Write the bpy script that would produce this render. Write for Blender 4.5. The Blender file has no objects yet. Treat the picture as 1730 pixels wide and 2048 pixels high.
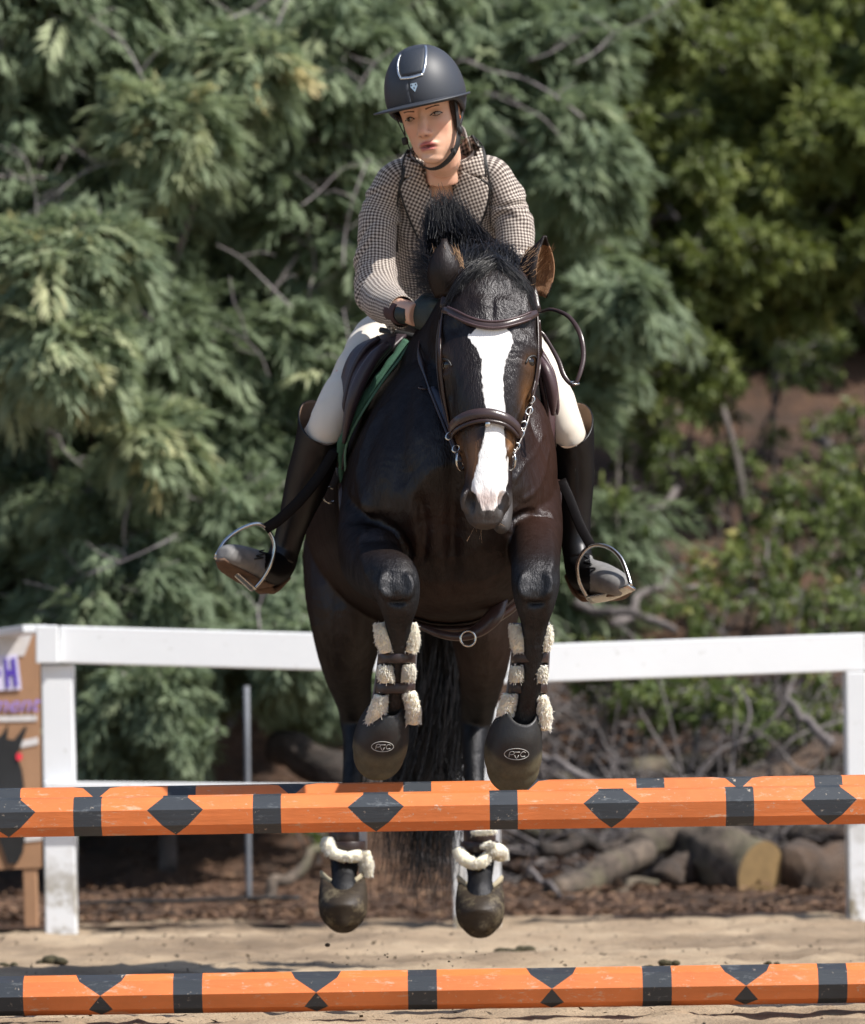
import bpy, bmesh, math, random
import numpy as np
from mathutils import Vector, Matrix, noise
from mathutils.bvhtree import BVHTree
R = math.radians
random.seed(7); RNG = np.random.default_rng(11)
SC = bpy.context.scene
COL = SC.collection

# ------------------------------------------------------------ camera, sky, sun, exposure
F = 10000.0      # focal length in photo pixels
H = 0.64         # camera height
YH = 1484.0      # photo row of the horizon
ROLL = R(0.9)
cam_d = bpy.data.cameras.new('camera'); cam = bpy.data.objects.new('camera', cam_d); COL.objects.link(cam)
cam_d.sensor_fit = 'HORIZONTAL'; cam_d.sensor_width = 36.0; cam_d.lens = F/1730*36.0
# the camera looks level along +Y and is rolled a little; the lens is shifted upwards
cam.matrix_world = Matrix.Translation((0, 0, H)) @ Matrix.Rotation(ROLL, 4, 'Y') @ Matrix.Rotation(R(90), 4, 'X')
cam_d.shift_y = (YH-1024)/1730.0
cam_d.clip_start = 0.1; cam_d.clip_end = 400
cam_d.dof.use_dof = True; cam_d.dof.focus_distance = 12.2; cam_d.dof.aperture_fstop = 4.8
SC.camera = cam

SUN = Vector((0.58, -0.30, 0.76)).normalized()
elev = math.asin(SUN.z); azim = math.atan2(SUN.x, SUN.y)
W = bpy.data.worlds.new('World'); SC.world = W; W.use_nodes = True
wn = W.node_tree.nodes; wl = W.node_tree.links
sky = wn.new('ShaderNodeTexSky'); sky.sky_type = 'NISHITA'; sky.sun_disc = False
sky.sun_elevation = elev; sky.sun_rotation = azim
sky.air_density = 1.0; sky.dust_density = 1.2
wl.new(sky.outputs[0], wn['Background'].inputs[0]); wn['Background'].inputs[1].default_value = 0.11
sl = bpy.data.lights.new('sun', 'SUN'); sl.energy = 5.0; sl.angle = R(0.5); sl.color = (1.0, 0.955, 0.88)
so = bpy.data.objects.new('sun', sl); COL.objects.link(so)
so.rotation_euler = SUN.to_track_quat('Z', 'Y').to_euler()
SC.view_settings.view_transform = 'Standard'; SC.view_settings.look = 'None'
SC.view_settings.gamma = 1.0; SC.view_settings.use_curve_mapping = False
SC.view_settings.exposure = 0.45
SC.cycles.use_denoising = True
SC.cycles.max_bounces = 6; SC.cycles.diffuse_bounces = 3; SC.cycles.transmission_bounces = 4; SC.cycles.volume_bounces = 0
SC.cycles.use_adaptive_sampling = True; SC.cycles.adaptive_threshold = 0.015

# ------------------------------------------------------------ helpers
_c, _s = math.cos(ROLL), math.sin(ROLL)
def at(px, py, d):
    dx, dy = px-865.0, YH-py
    X = dx*_c + dy*_s; Z = -dx*_s + dy*_c
    return Vector((X*d/F, d, H + Z*d/F))
def pix(v):
    X = v[0]*F/v[1]; Z = (v[2]-H)*F/v[1]
    return 865 + X*_c - Z*_s, YH - (X*_s + Z*_c)
def pix_np(co):
    X = co[:, 0]*F/co[:, 1]; Z = (co[:, 2]-H)*F/co[:, 1]
    return 865 + X*_c - Z*_s, YH - (X*_s + Z*_c)

def catmull(pts, sub):
    """pts: list of equal length tuples -> resampled list"""
    if sub <= 1: return [tuple(p) for p in pts]
    a = np.array(pts, float); n = len(a); out = []
    for i in range(n-1):
        p0 = a[i-1] if i > 0 else 2*a[0]-a[1]
        p1, p2 = a[i], a[i+1]
        p3 = a[i+2] if i+2 < n else 2*a[-1]-a[-2]
        for k in range(sub):
            t = k/sub
            out.append(0.5*((2*p1)+(-p0+p2)*t+(2*p0-5*p1+4*p2-p3)*t*t+(-p0+3*p1-3*p2+p3)*t**3))
    out.append(a[-1])
    return [tuple(x) for x in out]

class Geo:
    def __init__(s): s.v = []; s.f = []; s.uv = []; s.m = []
    def add(s, verts, faces, uvs=None, mat=0):
        o = len(s.v); s.v += [tuple(v) for v in verts]
        for k, f in enumerate(faces):
            s.f.append(tuple(i+o for i in f)); s.m.append(mat)
            s.uv.append(uvs[k] if uvs else None)
        return s
    def mesh(s, name):
        me = bpy.data.meshes.new(name); me.from_pydata(s.v, [], s.f)
        if any(u is not None for u in s.uv):
            l = me.uv_layers.new(name='UVMap'); arr = []
            for f, u in zip(s.f, s.uv):
                arr += [c for p in (u if u else [(0, 0)]*len(f)) for c in p]
            l.data.foreach_set('uv', arr)
        me.polygons.foreach_set('material_index', s.m)
        me.update(); return me

def link(name, me, mats=None, parent=None, smooth=True):
    o = bpy.data.objects.new(name, me); COL.objects.link(o)
    if mats is not None:
        for m in (mats if isinstance(mats, (list, tuple)) else [mats]): me.materials.append(m)
    if smooth: me.polygons.foreach_set('use_smooth', [True]*len(me.polygons))
    if parent: o.parent = parent; o.matrix_parent_inverse = parent.matrix_world.inverted()
    return o
def tag(o, label=None, cat=None, group=None, kind=None):
    if label: o['label'] = label
    if cat: o['category'] = cat
    if group: o['group'] = group
    if kind: o['kind'] = kind
    return o
def empty(name, loc=(0, 0, 0)):
    o = bpy.data.objects.new(name, None); COL.objects.link(o); o.location = loc
    o.matrix_world = Matrix.Translation(loc); return o

def spow(c, e): return math.copysign(abs(c)**e, c)
def loft(G, st, n=24, sub=4, side=(1, 0, 0), ex=2.0, cap=True, mat=0, fn=None):
    """st: (Vector, w, h[, hb]) half widths in metres; hb = extent on the -normal side"""
    rows = catmull([tuple(s[0])+(s[1], s[2], s[3] if len(s) > 3 else s[2]) for s in st], sub)
    P = [Vector(r[:3]) for r in rows]; S0 = Vector(side); m = len(P); o = len(G.v); L = 0
    verts = []; Ls = []
    for i, r in enumerate(rows):
        t = (P[min(i+1, m-1)]-P[max(i-1, 0)])
        if t.length < 1e-9: t = Vector((0, 0, 1))
        t.normalize(); s = (S0-t*S0.dot(t)).normalized(); u = t.cross(s).normalized()
        if i: L += (P[i]-P[i-1]).length
        Ls.append(L)
        for k in range(n):
            a = 2*math.pi*k/n; ca, sa = math.cos(a), math.sin(a)
            w = r[3]*spow(ca, 2/ex); h = (r[4] if sa >= 0 else r[5])*spow(sa, 2/ex)
            v = P[i]+s*w+u*h
            if fn: v = fn(v, i/(m-1), a, (P[i], s, u, t))
            verts.append(v)
    faces = []; uvs = []
    av = 2*math.pi*sum((r[3]+r[4])/2 for r in rows)/m
    for i in range(m-1):
        for k in range(n):
            k2 = (k+1) % n
            faces.append((i*n+k, i*n+k2, (i+1)*n+k2, (i+1)*n+k))
            uvs.append(((k/n*av, Ls[i]), ((k+1)/n*av, Ls[i]), ((k+1)/n*av, Ls[i+1]), (k/n*av, Ls[i+1])))
    if cap:
        faces.append(tuple(range(n-1, -1, -1))); uvs.append(tuple((0, 0) for _ in range(n)))
        faces.append(tuple((m-1)*n+k for k in range(n))); uvs.append(tuple((0, 0) for _ in range(n)))
    G.add(verts, faces, uvs, mat)
    return P
def pl(lst):
    """pixel stations (px,py,d,w,h[,hb]) with radii in photo pixels -> loft stations"""
    out = []
    for s in lst:
        k = s[2]/F; out.append((at(*s[:3]),)+tuple(x*k for x in s[3:]))
    return out
def ball(G, c, r, n=16, m=10, mat=0, rot=None):
    rx, ry, rz = r if isinstance(r, (tuple, list)) else (r, r, r)
    vs = [Vector((0, 0, -rz))]
    for j in range(1, m):
        ph = -math.pi/2+math.pi*j/m
        for k in range(n):
            th = 2*math.pi*k/n; vs.append(Vector((rx*math.cos(ph)*math.cos(th), ry*math.cos(ph)*math.sin(th), rz*math.sin(ph))))
    vs.append(Vector((0, 0, rz)))
    if rot is not None: vs = [rot@v for v in vs]
    vs = [v+Vector(c) for v in vs]; f = []
    for k in range(n): f.append((0, 1+(k+1) % n, 1+k))
    for j in range(m-2):
        for k in range(n):
            a = 1+j*n; f.append((a+k, a+(k+1) % n, a+n+(k+1) % n, a+n+k))
    a = 1+(m-2)*n
    for k in range(n): f.append((a+k, a+(k+1) % n, len(vs)-1))
    G.add(vs, f, None, mat)
def strap(G, pts, ups, w, t, sub=5, mat=0, closed=False, round_=0.35):
    """flat strap: pts path, ups normal per point (outward), w half width, t half thickness"""
    ww = w if isinstance(w, (list, tuple)) else [w]*len(pts)
    rows = catmull([tuple(p)+tuple(u)+(x,) for p, u, x in zip(pts, ups, ww)], sub)
    m = len(rows); vs = []; prof = [(-1, 0), (-.82, .85), (0, 1.0), (.82, .85), (1, 0), (.82, -.85), (0, -1), (-.82, -.85)]
    P = [Vector(r[:3]) for r in rows]; L = 0; Ls = []
    for i, r in enumerate(rows):
        tt = (P[min(i+1, m-1)]-P[max(i-1, 0)]).normalized(); u = Vector(r[3:6]); u = (u-tt*u.dot(tt)).normalized(); s = tt.cross(u)
        if i: L += (P[i]-P[i-1]).length
        Ls.append(L)
        for a, b in prof: vs.append(P[i]+s*a*r[6]+u*b*t)
    f = []; q = len(prof); uv = []
    for i in range(m-1):
        for k in range(q):
            f.append((i*q+k, i*q+(k+1) % q, (i+1)*q+(k+1) % q, (i+1)*q+k))
            uv.append(((k/q, Ls[i]), ((k+1)/q, Ls[i]), ((k+1)/q, Ls[i+1]), (k/q, Ls[i+1])))
    f.append(tuple(range(q-1, -1, -1))); f.append(tuple((m-1)*q+k for k in range(q))); uv += [tuple((0, 0) for _ in range(q))]*2
    G.add(vs, f, uv, mat)
def box(G, c, s, rot=None, mat=0, bev=0.0):
    """box with chamfered vertical-ish look: simple 8 corner box or bevelled via inset"""
    x, y, z = s[0]/2, s[1]/2, s[2]/2; b = bev
    if b <= 0:
        vs = [Vector((i*x, j*y, k*z)) for k in (-1, 1) for j in (-1, 1) for i in (-1, 1)]
        f = [(0, 2, 3, 1), (4, 5, 7, 6), (0, 1, 5, 4), (2, 6, 7, 3), (0, 4, 6, 2), (1, 3, 7, 5)]
    else:
        bm = bmesh.new(); bmesh.ops.create_cube(bm, size=1); bmesh.ops.scale(bm, vec=Vector(s), verts=bm.verts)
        bmesh.ops.bevel(bm, geom=bm.edges[:], offset=b, segments=1, affect='EDGES')
        bm.verts.index_update(); vs = [v.co.copy() for v in bm.verts]; f = [tuple(v.index for v in q.verts) for q in bm.faces]; bm.free()
    if rot is not None: vs = [rot@v for v in vs]
    G.add([v+Vector(c) for v in vs], f, None, mat)
def grid_slab(G, rows, thick, nrm=None, mat=0, uvs=1.0):
    """rows: list of lists of Vectors (front surface); extruded backwards by thick along the normals"""
    m, n = len(rows), len(rows[0]); N = []
    for i in range(m):
        for j in range(n):
            du = rows[i][min(j+1, n-1)]-rows[i][max(j-1, 0)]; dv = rows[min(i+1, m-1)][j]-rows[max(i-1, 0)][j]
            q = du.cross(dv)
            q = q.normalized() if q.length > 1e-12 else Vector((0, -1, 0))
            if nrm is not None and q.dot(nrm) < 0: q = -q
            N.append(q)
    fr = [rows[i][j] for i in range(m) for j in range(n)]
    bk = [fr[k]-N[k]*thick for k in range(m*n)]
    f = []; uv = []
    acc = [[0]*n for _ in range(m)]; 
    for i in range(m-1):
        for j in range(n-1):
            a = i*n+j; q = (a, a+1, a+n+1, a+n); f.append(q); 
            uq = []
            for (ii, jj) in ((i, j), (i, j+1), (i+1, j+1), (i+1, j)):
                p = rows[ii][jj]; uq.append((p.x*uvs, p.z*uvs))
            uv.append(tuple(uq))
            f.append(tuple(x+m*n for x in reversed(q))); uv.append(tuple(reversed(uq)))
    b = m*n
    for i in range(m-1):
        f.append((i*n, (i+1)*n, (i+1)*n+b, i*n+b)); f.append((i*n+n-1, i*n+n-1+b, (i+1)*n+n-1+b, (i+1)*n+n-1)); uv += [((0, 0),)*4]*2
    for j in range(n-1):
        f.append((j, j+b, j+1+b, j+1)); k = (m-1)*n+j; f.append((k, k+1, k+1+b, k+b)); uv += [((0, 0),)*4]*2
    G.add(fr+bk, f, uv, mat)
def remesh(G, voxel, it=6, fac=0.5, name='m'):
    me = G.mesh(name) if isinstance(G, Geo) else G
    o = bpy.data.objects.new('t', me); COL.objects.link(o)
    md = o.modifiers.new('r', 'REMESH'); md.mode = 'VOXEL'; md.voxel_size = voxel; md.adaptivity = 0
    if it:
        s = o.modifiers.new('s', 'SMOOTH'); s.factor = fac; s.iterations = it
    dg = bpy.context.evaluated_depsgraph_get(); ev = o.evaluated_get(dg)
    out = bpy.data.meshes.new_from_object(ev); out.name = name
    bpy.data.objects.remove(o); return out
def thin(me, ratio, keep):
    """fewer triangles where keep(co) is False"""
    co = coords(me); k = keep(co); o = bpy.data.objects.new('t', me); COL.objects.link(o)
    vg = o.vertex_groups.new(name='g'); vg.add(np.nonzero(~k)[0].tolist(), 1.0, 'REPLACE')
    md = o.modifiers.new('d', 'DECIMATE'); md.ratio = ratio; md.vertex_group = 'g'; md.vertex_group_factor = 1000
    out = bpy.data.meshes.new_from_object(o.evaluated_get(bpy.context.evaluated_depsgraph_get())); out.name = me.name; out.attributes
    bpy.data.objects.remove(o); return out
def coords(me):
    a = np.empty(len(me.vertices)*3); me.vertices.foreach_get('co', a); return a.reshape(-1, 3)
def normals(me):
    a = np.empty(len(me.vertices)*3); me.vertices.foreach_get('normal', a); return a.reshape(-1, 3)
def setco(me, co): me.vertices.foreach_set('co', co.astype(np.float32).ravel()); me.update()
def attr(me, name, arr, kind='FLOAT'):
    a = me.attributes.new(name, kind, 'POINT')
    if kind == 'FLOAT': a.data.foreach_set('value', arr.astype(np.float32))
    else:
        c = np.ones((len(arr), 4), np.float32); c[:, :3] = arr; a.data.foreach_set('color', c.ravel())
def bumps(me, lst, dirn=None):
    """lst: (center, radius(m) or (rx,ry,rz), amount) pushed along the vertex normal"""
    co = coords(me); no = normals(me); d = np.zeros(len(co))
    for c, r, a in lst:
        r = np.array(r if isinstance(r, (tuple, list)) else (r, r, r)); q = ((co-np.array(c))/r)
        d += a*np.exp(-(q*q).sum(1))
    setco(me, co+no*d[:, None])
def tube_np(paths, rad, sides=3):
    """paths (N,M,3), rad (N,M) -> verts, quads arrays of thin tapered tubes"""
    N, M, _ = paths.shape
    t = np.gradient(paths, axis=1); t /= np.linalg.norm(t, axis=2, keepdims=True)+1e-12
    ref = np.array([0.31, -0.2, 0.93]); s = np.cross(t, ref); s /= np.linalg.norm(s, axis=2, keepdims=True)+1e-12; u = np.cross(t, s)
    V = np.zeros((N, M, sides, 3))
    for k in range(sides):
        a = 2*math.pi*k/sides; V[:, :, k] = paths+(s*math.cos(a)+u*math.sin(a))*rad[:, :, None]
    idx = np.arange(N*M*sides).reshape(N, M, sides)
    q = np.stack([idx[:, :-1], np.roll(idx, -1, 2)[:, :-1], np.roll(idx, -1, 2)[:, 1:], idx[:, 1:]], -1).reshape(-1, 4)
    return V.reshape(-1, 3), q
def np_mesh(name, V, Fq):
    """V (n,3), Fq (m,k) same size faces"""
    me = bpy.data.meshes.new(name); k = Fq.shape[1]; m = len(Fq)
    me.vertices.add(len(V)); me.vertices.foreach_set('co', V.astype(np.float32).ravel())
    me.loops.add(m*k); me.loops.foreach_set('vertex_index', Fq.astype(np.int32).ravel())
    me.polygons.add(m); me.polygons.foreach_set('loop_start', np.arange(m, dtype=np.int32)*k); me.polygons.foreach_set('loop_total', np.full(m, k, np.int32))
    me.update(calc_edges=True); me.validate(); return me
def bez(p0, p1, p2, p3, M):
    t = np.linspace(0, 1, M)[None, :, None]
    return (1-t)**3*p0[:, None]+3*(1-t)**2*t*p1[:, None]+3*(1-t)*t*t*p2[:, None]+t**3*p3[:, None]

# ------------------------------------------------------------ materials
class NT:
    def __init__(s, name):
        s.m = bpy.data.materials.new(name); s.m.use_nodes = True; s.t = s.m.node_tree; s.n = s.t.nodes; s.b = s.n['Principled BSDF']; s.o = s.n['Material Output']
    def N(s, typ, **kw):
        n = s.n.new(typ)
        for k, v in kw.items():
            if k.startswith('i_'): n.inputs[k[2:].replace('_', ' ')].default_value = v
            else: setattr(n, k, v)
        return n
    def L(s, a, b): s.t.links.new(a, b)
    def noise(s, scale, detail=4, rough=.6, vec=None, dist=0.0):
        n = s.N('ShaderNodeTexNoise'); n.inputs['Scale'].default_value = scale; n.inputs['Detail'].default_value = detail; n.inputs['Roughness'].default_value = rough; n.inputs['Distortion'].default_value = dist
        if vec is not None: s.L(vec, n.inputs['Vector'])
        return n.outputs['Fac']
    def ramp(s, fac, stops, interp='LINEAR'):
        r = s.N('ShaderNodeValToRGB'); e = r.color_ramp.elements; r.color_ramp.interpolation = interp
        while len(e) < len(stops): e.new(0.5)
        for x, (p, c) in zip(e, stops): x.position = p; x.color = (*c, 1) if len(c) == 3 else c
        s.L(fac, r.inputs[0]); return r.outputs[0]
    def mix(s, fac, a, b, mode='MIX'):
        m = s.N('ShaderNodeMix', data_type='RGBA', blend_type=mode)
        for i, v in ((0, fac), (6, a), (7, b)):
            if isinstance(v, (int, float)): m.inputs[i].default_value = v
            elif isinstance(v, (tuple, list)): m.inputs[i].default_value = (*v, 1) if len(v) == 3 else v
            else: s.L(v, m.inputs[i])
        return m.outputs[2]
    def math(s, op, a, b=0.0, c=None, clamp=False):
        m = s.N('ShaderNodeMath', operation=op, use_clamp=clamp)
        for i, v in ((0, a), (1, b), (2, c)):
            if v is None: continue
            if isinstance(v, (int, float)): m.inputs[i].default_value = v
            else: s.L(v, m.inputs[i])
        return m.outputs[0]
    def bump(s, h, strength=.3, dist=.01, normal=None):
        b = s.N('ShaderNodeBump'); b.inputs['Strength'].default_value = strength; b.inputs['Distance'].default_value = dist; s.L(h, b.inputs['Height'])
        if normal is not None: s.L(normal, b.inputs['Normal'])
        s.L(b.outputs[0], s.b.inputs['Normal']); return b.outputs[0]
    def obj(s, scale=(1, 1, 1), rot=(0, 0, 0)):
        tc = s.N('ShaderNodeTexCoord'); mp = s.N('ShaderNodeMapping'); mp.inputs['Scale'].default_value = scale; mp.inputs['Rotation'].default_value = rot
        s.L(tc.outputs['Object'], mp.inputs['Vector']); return mp.outputs[0]
    def attr(s, name):
        a = s.N('ShaderNodeAttribute'); a.attribute_name = name; return a
    def col(s, c):
        if isinstance(c, (tuple, list)): s.b.inputs['Base Color'].default_value = (*c[:3], 1)
        else: s.L(c, s.b.inputs['Base Color'])
        return s
    def set(s, **kw):
        for k, v in kw.items():
            k = k.replace('_', ' ')
            if isinstance(v, (int, float, tuple)): s.b.inputs[k].default_value = v
            else: s.L(v, s.b.inputs[k])
        return s
def softcoat(t, c, rough, w, normal=True):
    """hair or waxed leather: diffuse body with a fixed share of gloss (no rise at grazing angles)"""
    d = t.N('ShaderNodeBsdfDiffuse'); g = t.N('ShaderNodeBsdfGlossy'); m = t.N('ShaderNodeMixShader'); t.L(c, d.inputs['Color']) if not isinstance(c, tuple) else None
    for sock, val in ((g.inputs['Roughness'], rough), (m.inputs[0], w)):
        if isinstance(val, float): sock.default_value = val
        else: t.L(val, sock)
    g.inputs['Color'].default_value = (.95, .95, 1, 1)
    ns = [l.from_socket for l in t.t.links if l.to_socket == t.b.inputs['Normal']]
    if ns: t.L(ns[0], d.inputs['Normal']); t.L(ns[0], g.inputs['Normal'])
    t.L(d.outputs[0], m.inputs[1]); t.L(g.outputs[0], m.inputs[2]); t.L(m.outputs[0], t.o.inputs['Surface'])
def simple(name, c, rough=.6, metal=0.0, var=.25, scale=30, bump=0.0, spec=.5, bscale=None, coat=0):
    t = NT(name); v = t.obj(); f = t.noise(scale, 4, .6, v)
    t.col(t.mix(f, tuple(x*(1-var) for x in c), tuple(min(1, x*(1+var)) for x in c)))
    t.set(Roughness=rough, Metallic=metal); t.b.inputs['Specular IOR Level'].default_value = spec; t.b.inputs['Coat Weight'].default_value = coat
    if bump: t.bump(t.noise(bscale or scale*3, 3, .6, v), bump, .004)
    return t.m
# ============================================================ SETTING
def vnoise(x, y, seed=0):
    xi = np.floor(x).astype(np.int64); yi = np.floor(y).astype(np.int64); fx = x-xi; fy = y-yi
    fx = fx*fx*(3-2*fx); fy = fy*fy*(3-2*fy)
    def h(a, b):
        n = (a*374761393+b*668265263+seed*1442695041) & 0x7fffffff; n = ((n ^ (n >> 13))*1274126177) & 0x7fffffff
        return ((n ^ (n >> 16)) & 0xffff)/65535.0
    return (h(xi, yi)*(1-fx)+h(xi+1, yi)*fx)*(1-fy)+(h(xi, yi+1)*(1-fx)+h(xi+1, yi+1)*fx)*fy
def fbm(x, y, f, oct=4, seed=0):
    s = 0; a = 1; t = 0
    for k in range(oct): s = s+a*vnoise(x*f, y*f, seed+k*17); t += a; a *= .5; f *= 2.1
    return s/t-.5
def hill(x, y):
    x = np.asarray(x, float); y = np.asarray(y, float)
    edge = 18.05+.25*fbm(x, x*0, .7, 2, 5)
    b = np.clip((y-edge)/.7, 0, 1); b = b*b*(3-2*b)*.05
    s = np.clip(y-19.6, 0, None); sl = s*.33*np.clip(s/2, 0, 1)+np.clip(y-27, 0, None)*.25
    return b+sl+fbm(x, y, .5, 4, 9)*.35*np.clip((y-19.2)/3, 0, 1)+fbm(x, y, 5, 3, 21)*.10*np.clip((y-18)/1, 0, 1)
def gh(x, y): return float(hill(np.array([x]), np.array([y]))[0]) if y > 17.9 else float(sandh(np.array([x]), np.array([y]))[0])
def sandh(x, y):
    far = np.clip((y-12.6)/3, 0, 1)
    z = fbm(x, y, 1.1, 3, 3)*.05*far+fbm(x*1.3, y, 4.0, 4, 4)*.036+fbm(x, y, 13, 3, 8)*.026+fbm(x, y, 45, 2, 12)*.008
    return z-.008
def axis_pts(segs):
    out = []
    for a, b, st in segs: out += list(np.arange(a, b, st))
    return np.array(out+[segs[-1][1]])
def sheet(name, xs, ys, fn, mat):
    X, Y = np.meshgrid(xs, ys); Z = fn(X.ravel(), Y.ravel())
    V = np.stack([X.ravel(), Y.ravel(), Z], 1); nx, ny = len(xs), len(ys)
    i = np.arange(nx*ny).reshape(ny, nx)
    q = np.stack([i[:-1, :-1], i[:-1, 1:], i[1:, 1:], i[1:, :-1]], -1).reshape(-1, 4)
    o = link(name, np_mesh(name, V, q), mat); tag(o, kind='structure'); return o
# --- materials
t = NT('arena_sand'); v = t.obj(); n1 = t.noise(1.1, 5, .65, v); n2 = t.noise(22, 5, .7, v); n3 = t.noise(140, 2, .5, v)
base = t.ramp(n1, [(.36, (.20, .140, .090)), (.5, (.38, .28, .185)), (.64, (.53, .41, .28))])  # sand tone; the strong contrast also paints in dappled shadow streaks
c = t.mix(t.math('MULTIPLY', n2, .55), base, (.17, .125, .08)); c = t.mix(t.ramp(n3, [(.62, (0, 0, 0)), (.72, (1, 1, 1))]), c, (.085, .06, .035))
vor = t.N('ShaderNodeTexVoronoi'); vor.inputs['Scale'].default_value = 5; t.L(v, vor.inputs['Vector'])
t.col(c).set(Roughness=.95); t.bump(t.noise(90, 4, .7, v), .7, .012); M_sand = t.m
t = NT('forest_floor'); v = t.obj(); n1 = t.noise(1.6, 6, .7, v); n2 = t.noise(28, 5, .75, v)
base = t.ramp(n1, [(.3, (.032, .020, .014)), (.48, (.10, .052, .032)), (.60, (.21, .105, .058)), (.8, (.065, .052, .034))])
t.col(t.mix(t.ramp(n2, [(.35, (0, 0, 0)), (.7, (1, 1, 1))]), base, (.055, .036, .024))).set(Roughness=.95); t.bump(n2, .9, .05); M_floor = t.m

arena = sheet('arena_ground', axis_pts([(-45, -3.2, 2.5), (-3.2, 3.2, .025), (3.2, 45, 2.5)]), axis_pts([(-20, 11, 1.5), (11, 12.4, .014), (12.4, 18.6, .045)]), sandh, M_sand)
floor_ = sheet('hillside_ground', axis_pts([(-60, -6, 1.5), (-6, 6.4, .09), (6.4, 60, 1.5)]), axis_pts([(17.75, 22, .06), (22, 34, .18), (34, 90, 2)]), hill, M_floor)

# --- leaf litter, one uncountable mass
def leaves(name, P, size, mat, flat=.5, seed=1, kind='stuff'):
    r = np.random.default_rng(seed); n = len(P); sz = size*(.5+r.random(n))[:, None]
    a = r.random(n)*6.283; tl = (r.random(n)-.5)*flat*3
    d = np.stack([np.cos(a), np.sin(a), tl*.5], 1)*sz; s = np.stack([-np.sin(a), np.cos(a), (r.random(n)-.5)*flat*2], 1)*sz*.4
    V = np.stack([P-d, P+s, P+d, P-s], 1).reshape(-1, 3); q = np.arange(n*4).reshape(n, 4)
    o = link(name, np_mesh(name, V, q), mat, smooth=False); tag(o, kind=kind); return o
t = NT('leaf_litter'); v = t.obj(); n = t.noise(17, 2, .6, v)
t.col(t.ramp(n, [(.32, (.05, .03, .02)), (.47, (.12, .065, .038)), (.6, (.20, .115, .065)), (.75, (.10, .08, .055))])).set(Roughness=.8); M_litter = t.m
r = np.random.default_rng(3); n = 40000; x = r.uniform(-4.5, 4.8, n); y = 18.0+r.random(n)**1.6*7
tag(leaves('leaf_litter', np.stack([x, y, hill(x, y)+.012+r.random(n)*.015], 1), .018, M_litter), 'brown dead leaves and bark litter covering the ground behind the fence', 'leaf litter')
r = np.random.default_rng(5); n = 2600; x = r.uniform(-3, 3, n); y = r.uniform(11.1, 18.2, n)
M_dk = simple('dark_crumbs', (.05, .036, .022), .95, var=.5, scale=60)
tag(leaves('sand_debris', np.stack([x, y, sandh(x, y)+.001], 1), .009, M_dk, 1.0, 6), 'dark crumbs and bits of straw scattered over the arena sand', 'debris')

# --- fence
t = NT('white_paint'); v = t.obj(scale=(1, 1, 1)); n1 = t.noise(3, 4, .6, v); n2 = t.noise(24, 5, .7, v)
c = t.mix(n1, (.68, .695, .72), (.77, .785, .81)); c = t.mix(t.ramp(n2, [(.64, (0, 0, 0)), (.72, (1, 1, 1))]), c, (.42, .41, .38))
g = t.N('ShaderNodeSeparateXYZ'); tc = t.N('ShaderNodeTexCoord'); t.L(tc.outputs['Object'], g.inputs[0])
dirt = t.math('MULTIPLY', t.ramp(g.outputs['Z'], [(.0, (1, 1, 1)), (.42, (0, 0, 0))]), t.ramp(t.noise(9, 5, .7, v), [(.45, (0, 0, 0)), (.6, (1, 1, 1))]))
t.col(t.mix(dirt, c, (.20, .16, .09))).set(Roughness=.5); t.bump(n2, .15, .004); M_white = t.m
fence = empty('board_fence', at(950, 1852, 17.35)); tag(fence, 'white painted wooden board fence crossing behind the horse', 'fence')
def beam(name, a, b, w, h, mat, parent, up=Vector((0, 0, 1)), bev=.004):
    """plank from a to b; h = size along up, w = the other"""
    G = Geo(); t = (b-a); L = t.length; t.normalize(); s = t.cross(up).normalized(); u = s.cross(t)
    box(G, (0, 0, 0), (L, w, h), None, 0, bev)
    rot = Matrix((t, s, u)).transposed(); G.v = [tuple(rot@Vector(v)+(a+b)/2) for v in G.v]
    return link(name, G.mesh(name), mat, parent, smooth=False)
def post(px, pybase, d, top_py, wpx, lean=0):
    a = at(px, pybase, d); b = at(px, top_py, d); k = d/F; b.x = a.x+lean; a.z -= .15
    return beam('post', a, b, wpx*k, wpx*k, M_white, fence, up=Vector((1, 0, 0)))
post(124, 1852, 17.42, 1330, 62); post(955, 1860, 17.43, 1300, 94); post(1735, 1824, 17.6, 1344, 78)
post(-430, 1745, 24.6, 1322, 50); post(2520, 1820, 17.5, 1340, 78)
def rail(p0, p1, hpx, th=.035): 
    a, b = at(*p0), at(*p1); return beam('rail', a, b, th, hpx*(p0[2]+p1[2])/2/F, M_white, fence)
rail((119, 1289, 17.36), (949, 1312, 17.38), 74); rail((951, 1331, 17.38), (1728, 1304, 17.56), 75)
rail((72, 1289, 17.33), (117, 1289, 17.33), 76)
rail((1729.5, 1303, 17.56), (2520, 1300, 17.5), 75)
rail((-420, 1322, 24.5), (70, 1258, 17.36), 13, .09)
rail((88, 1598, 17.34), (938, 1606, 17.36), 70); rail((941, 1626, 17.36), (1733, 1606, 17.54), 60); rail((-420, 1560, 24.5), (66, 1602, 17.36), 13, .09)
rail((1736, 1606, 17.54), (2520, 1606, 17.48), 60)

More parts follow.
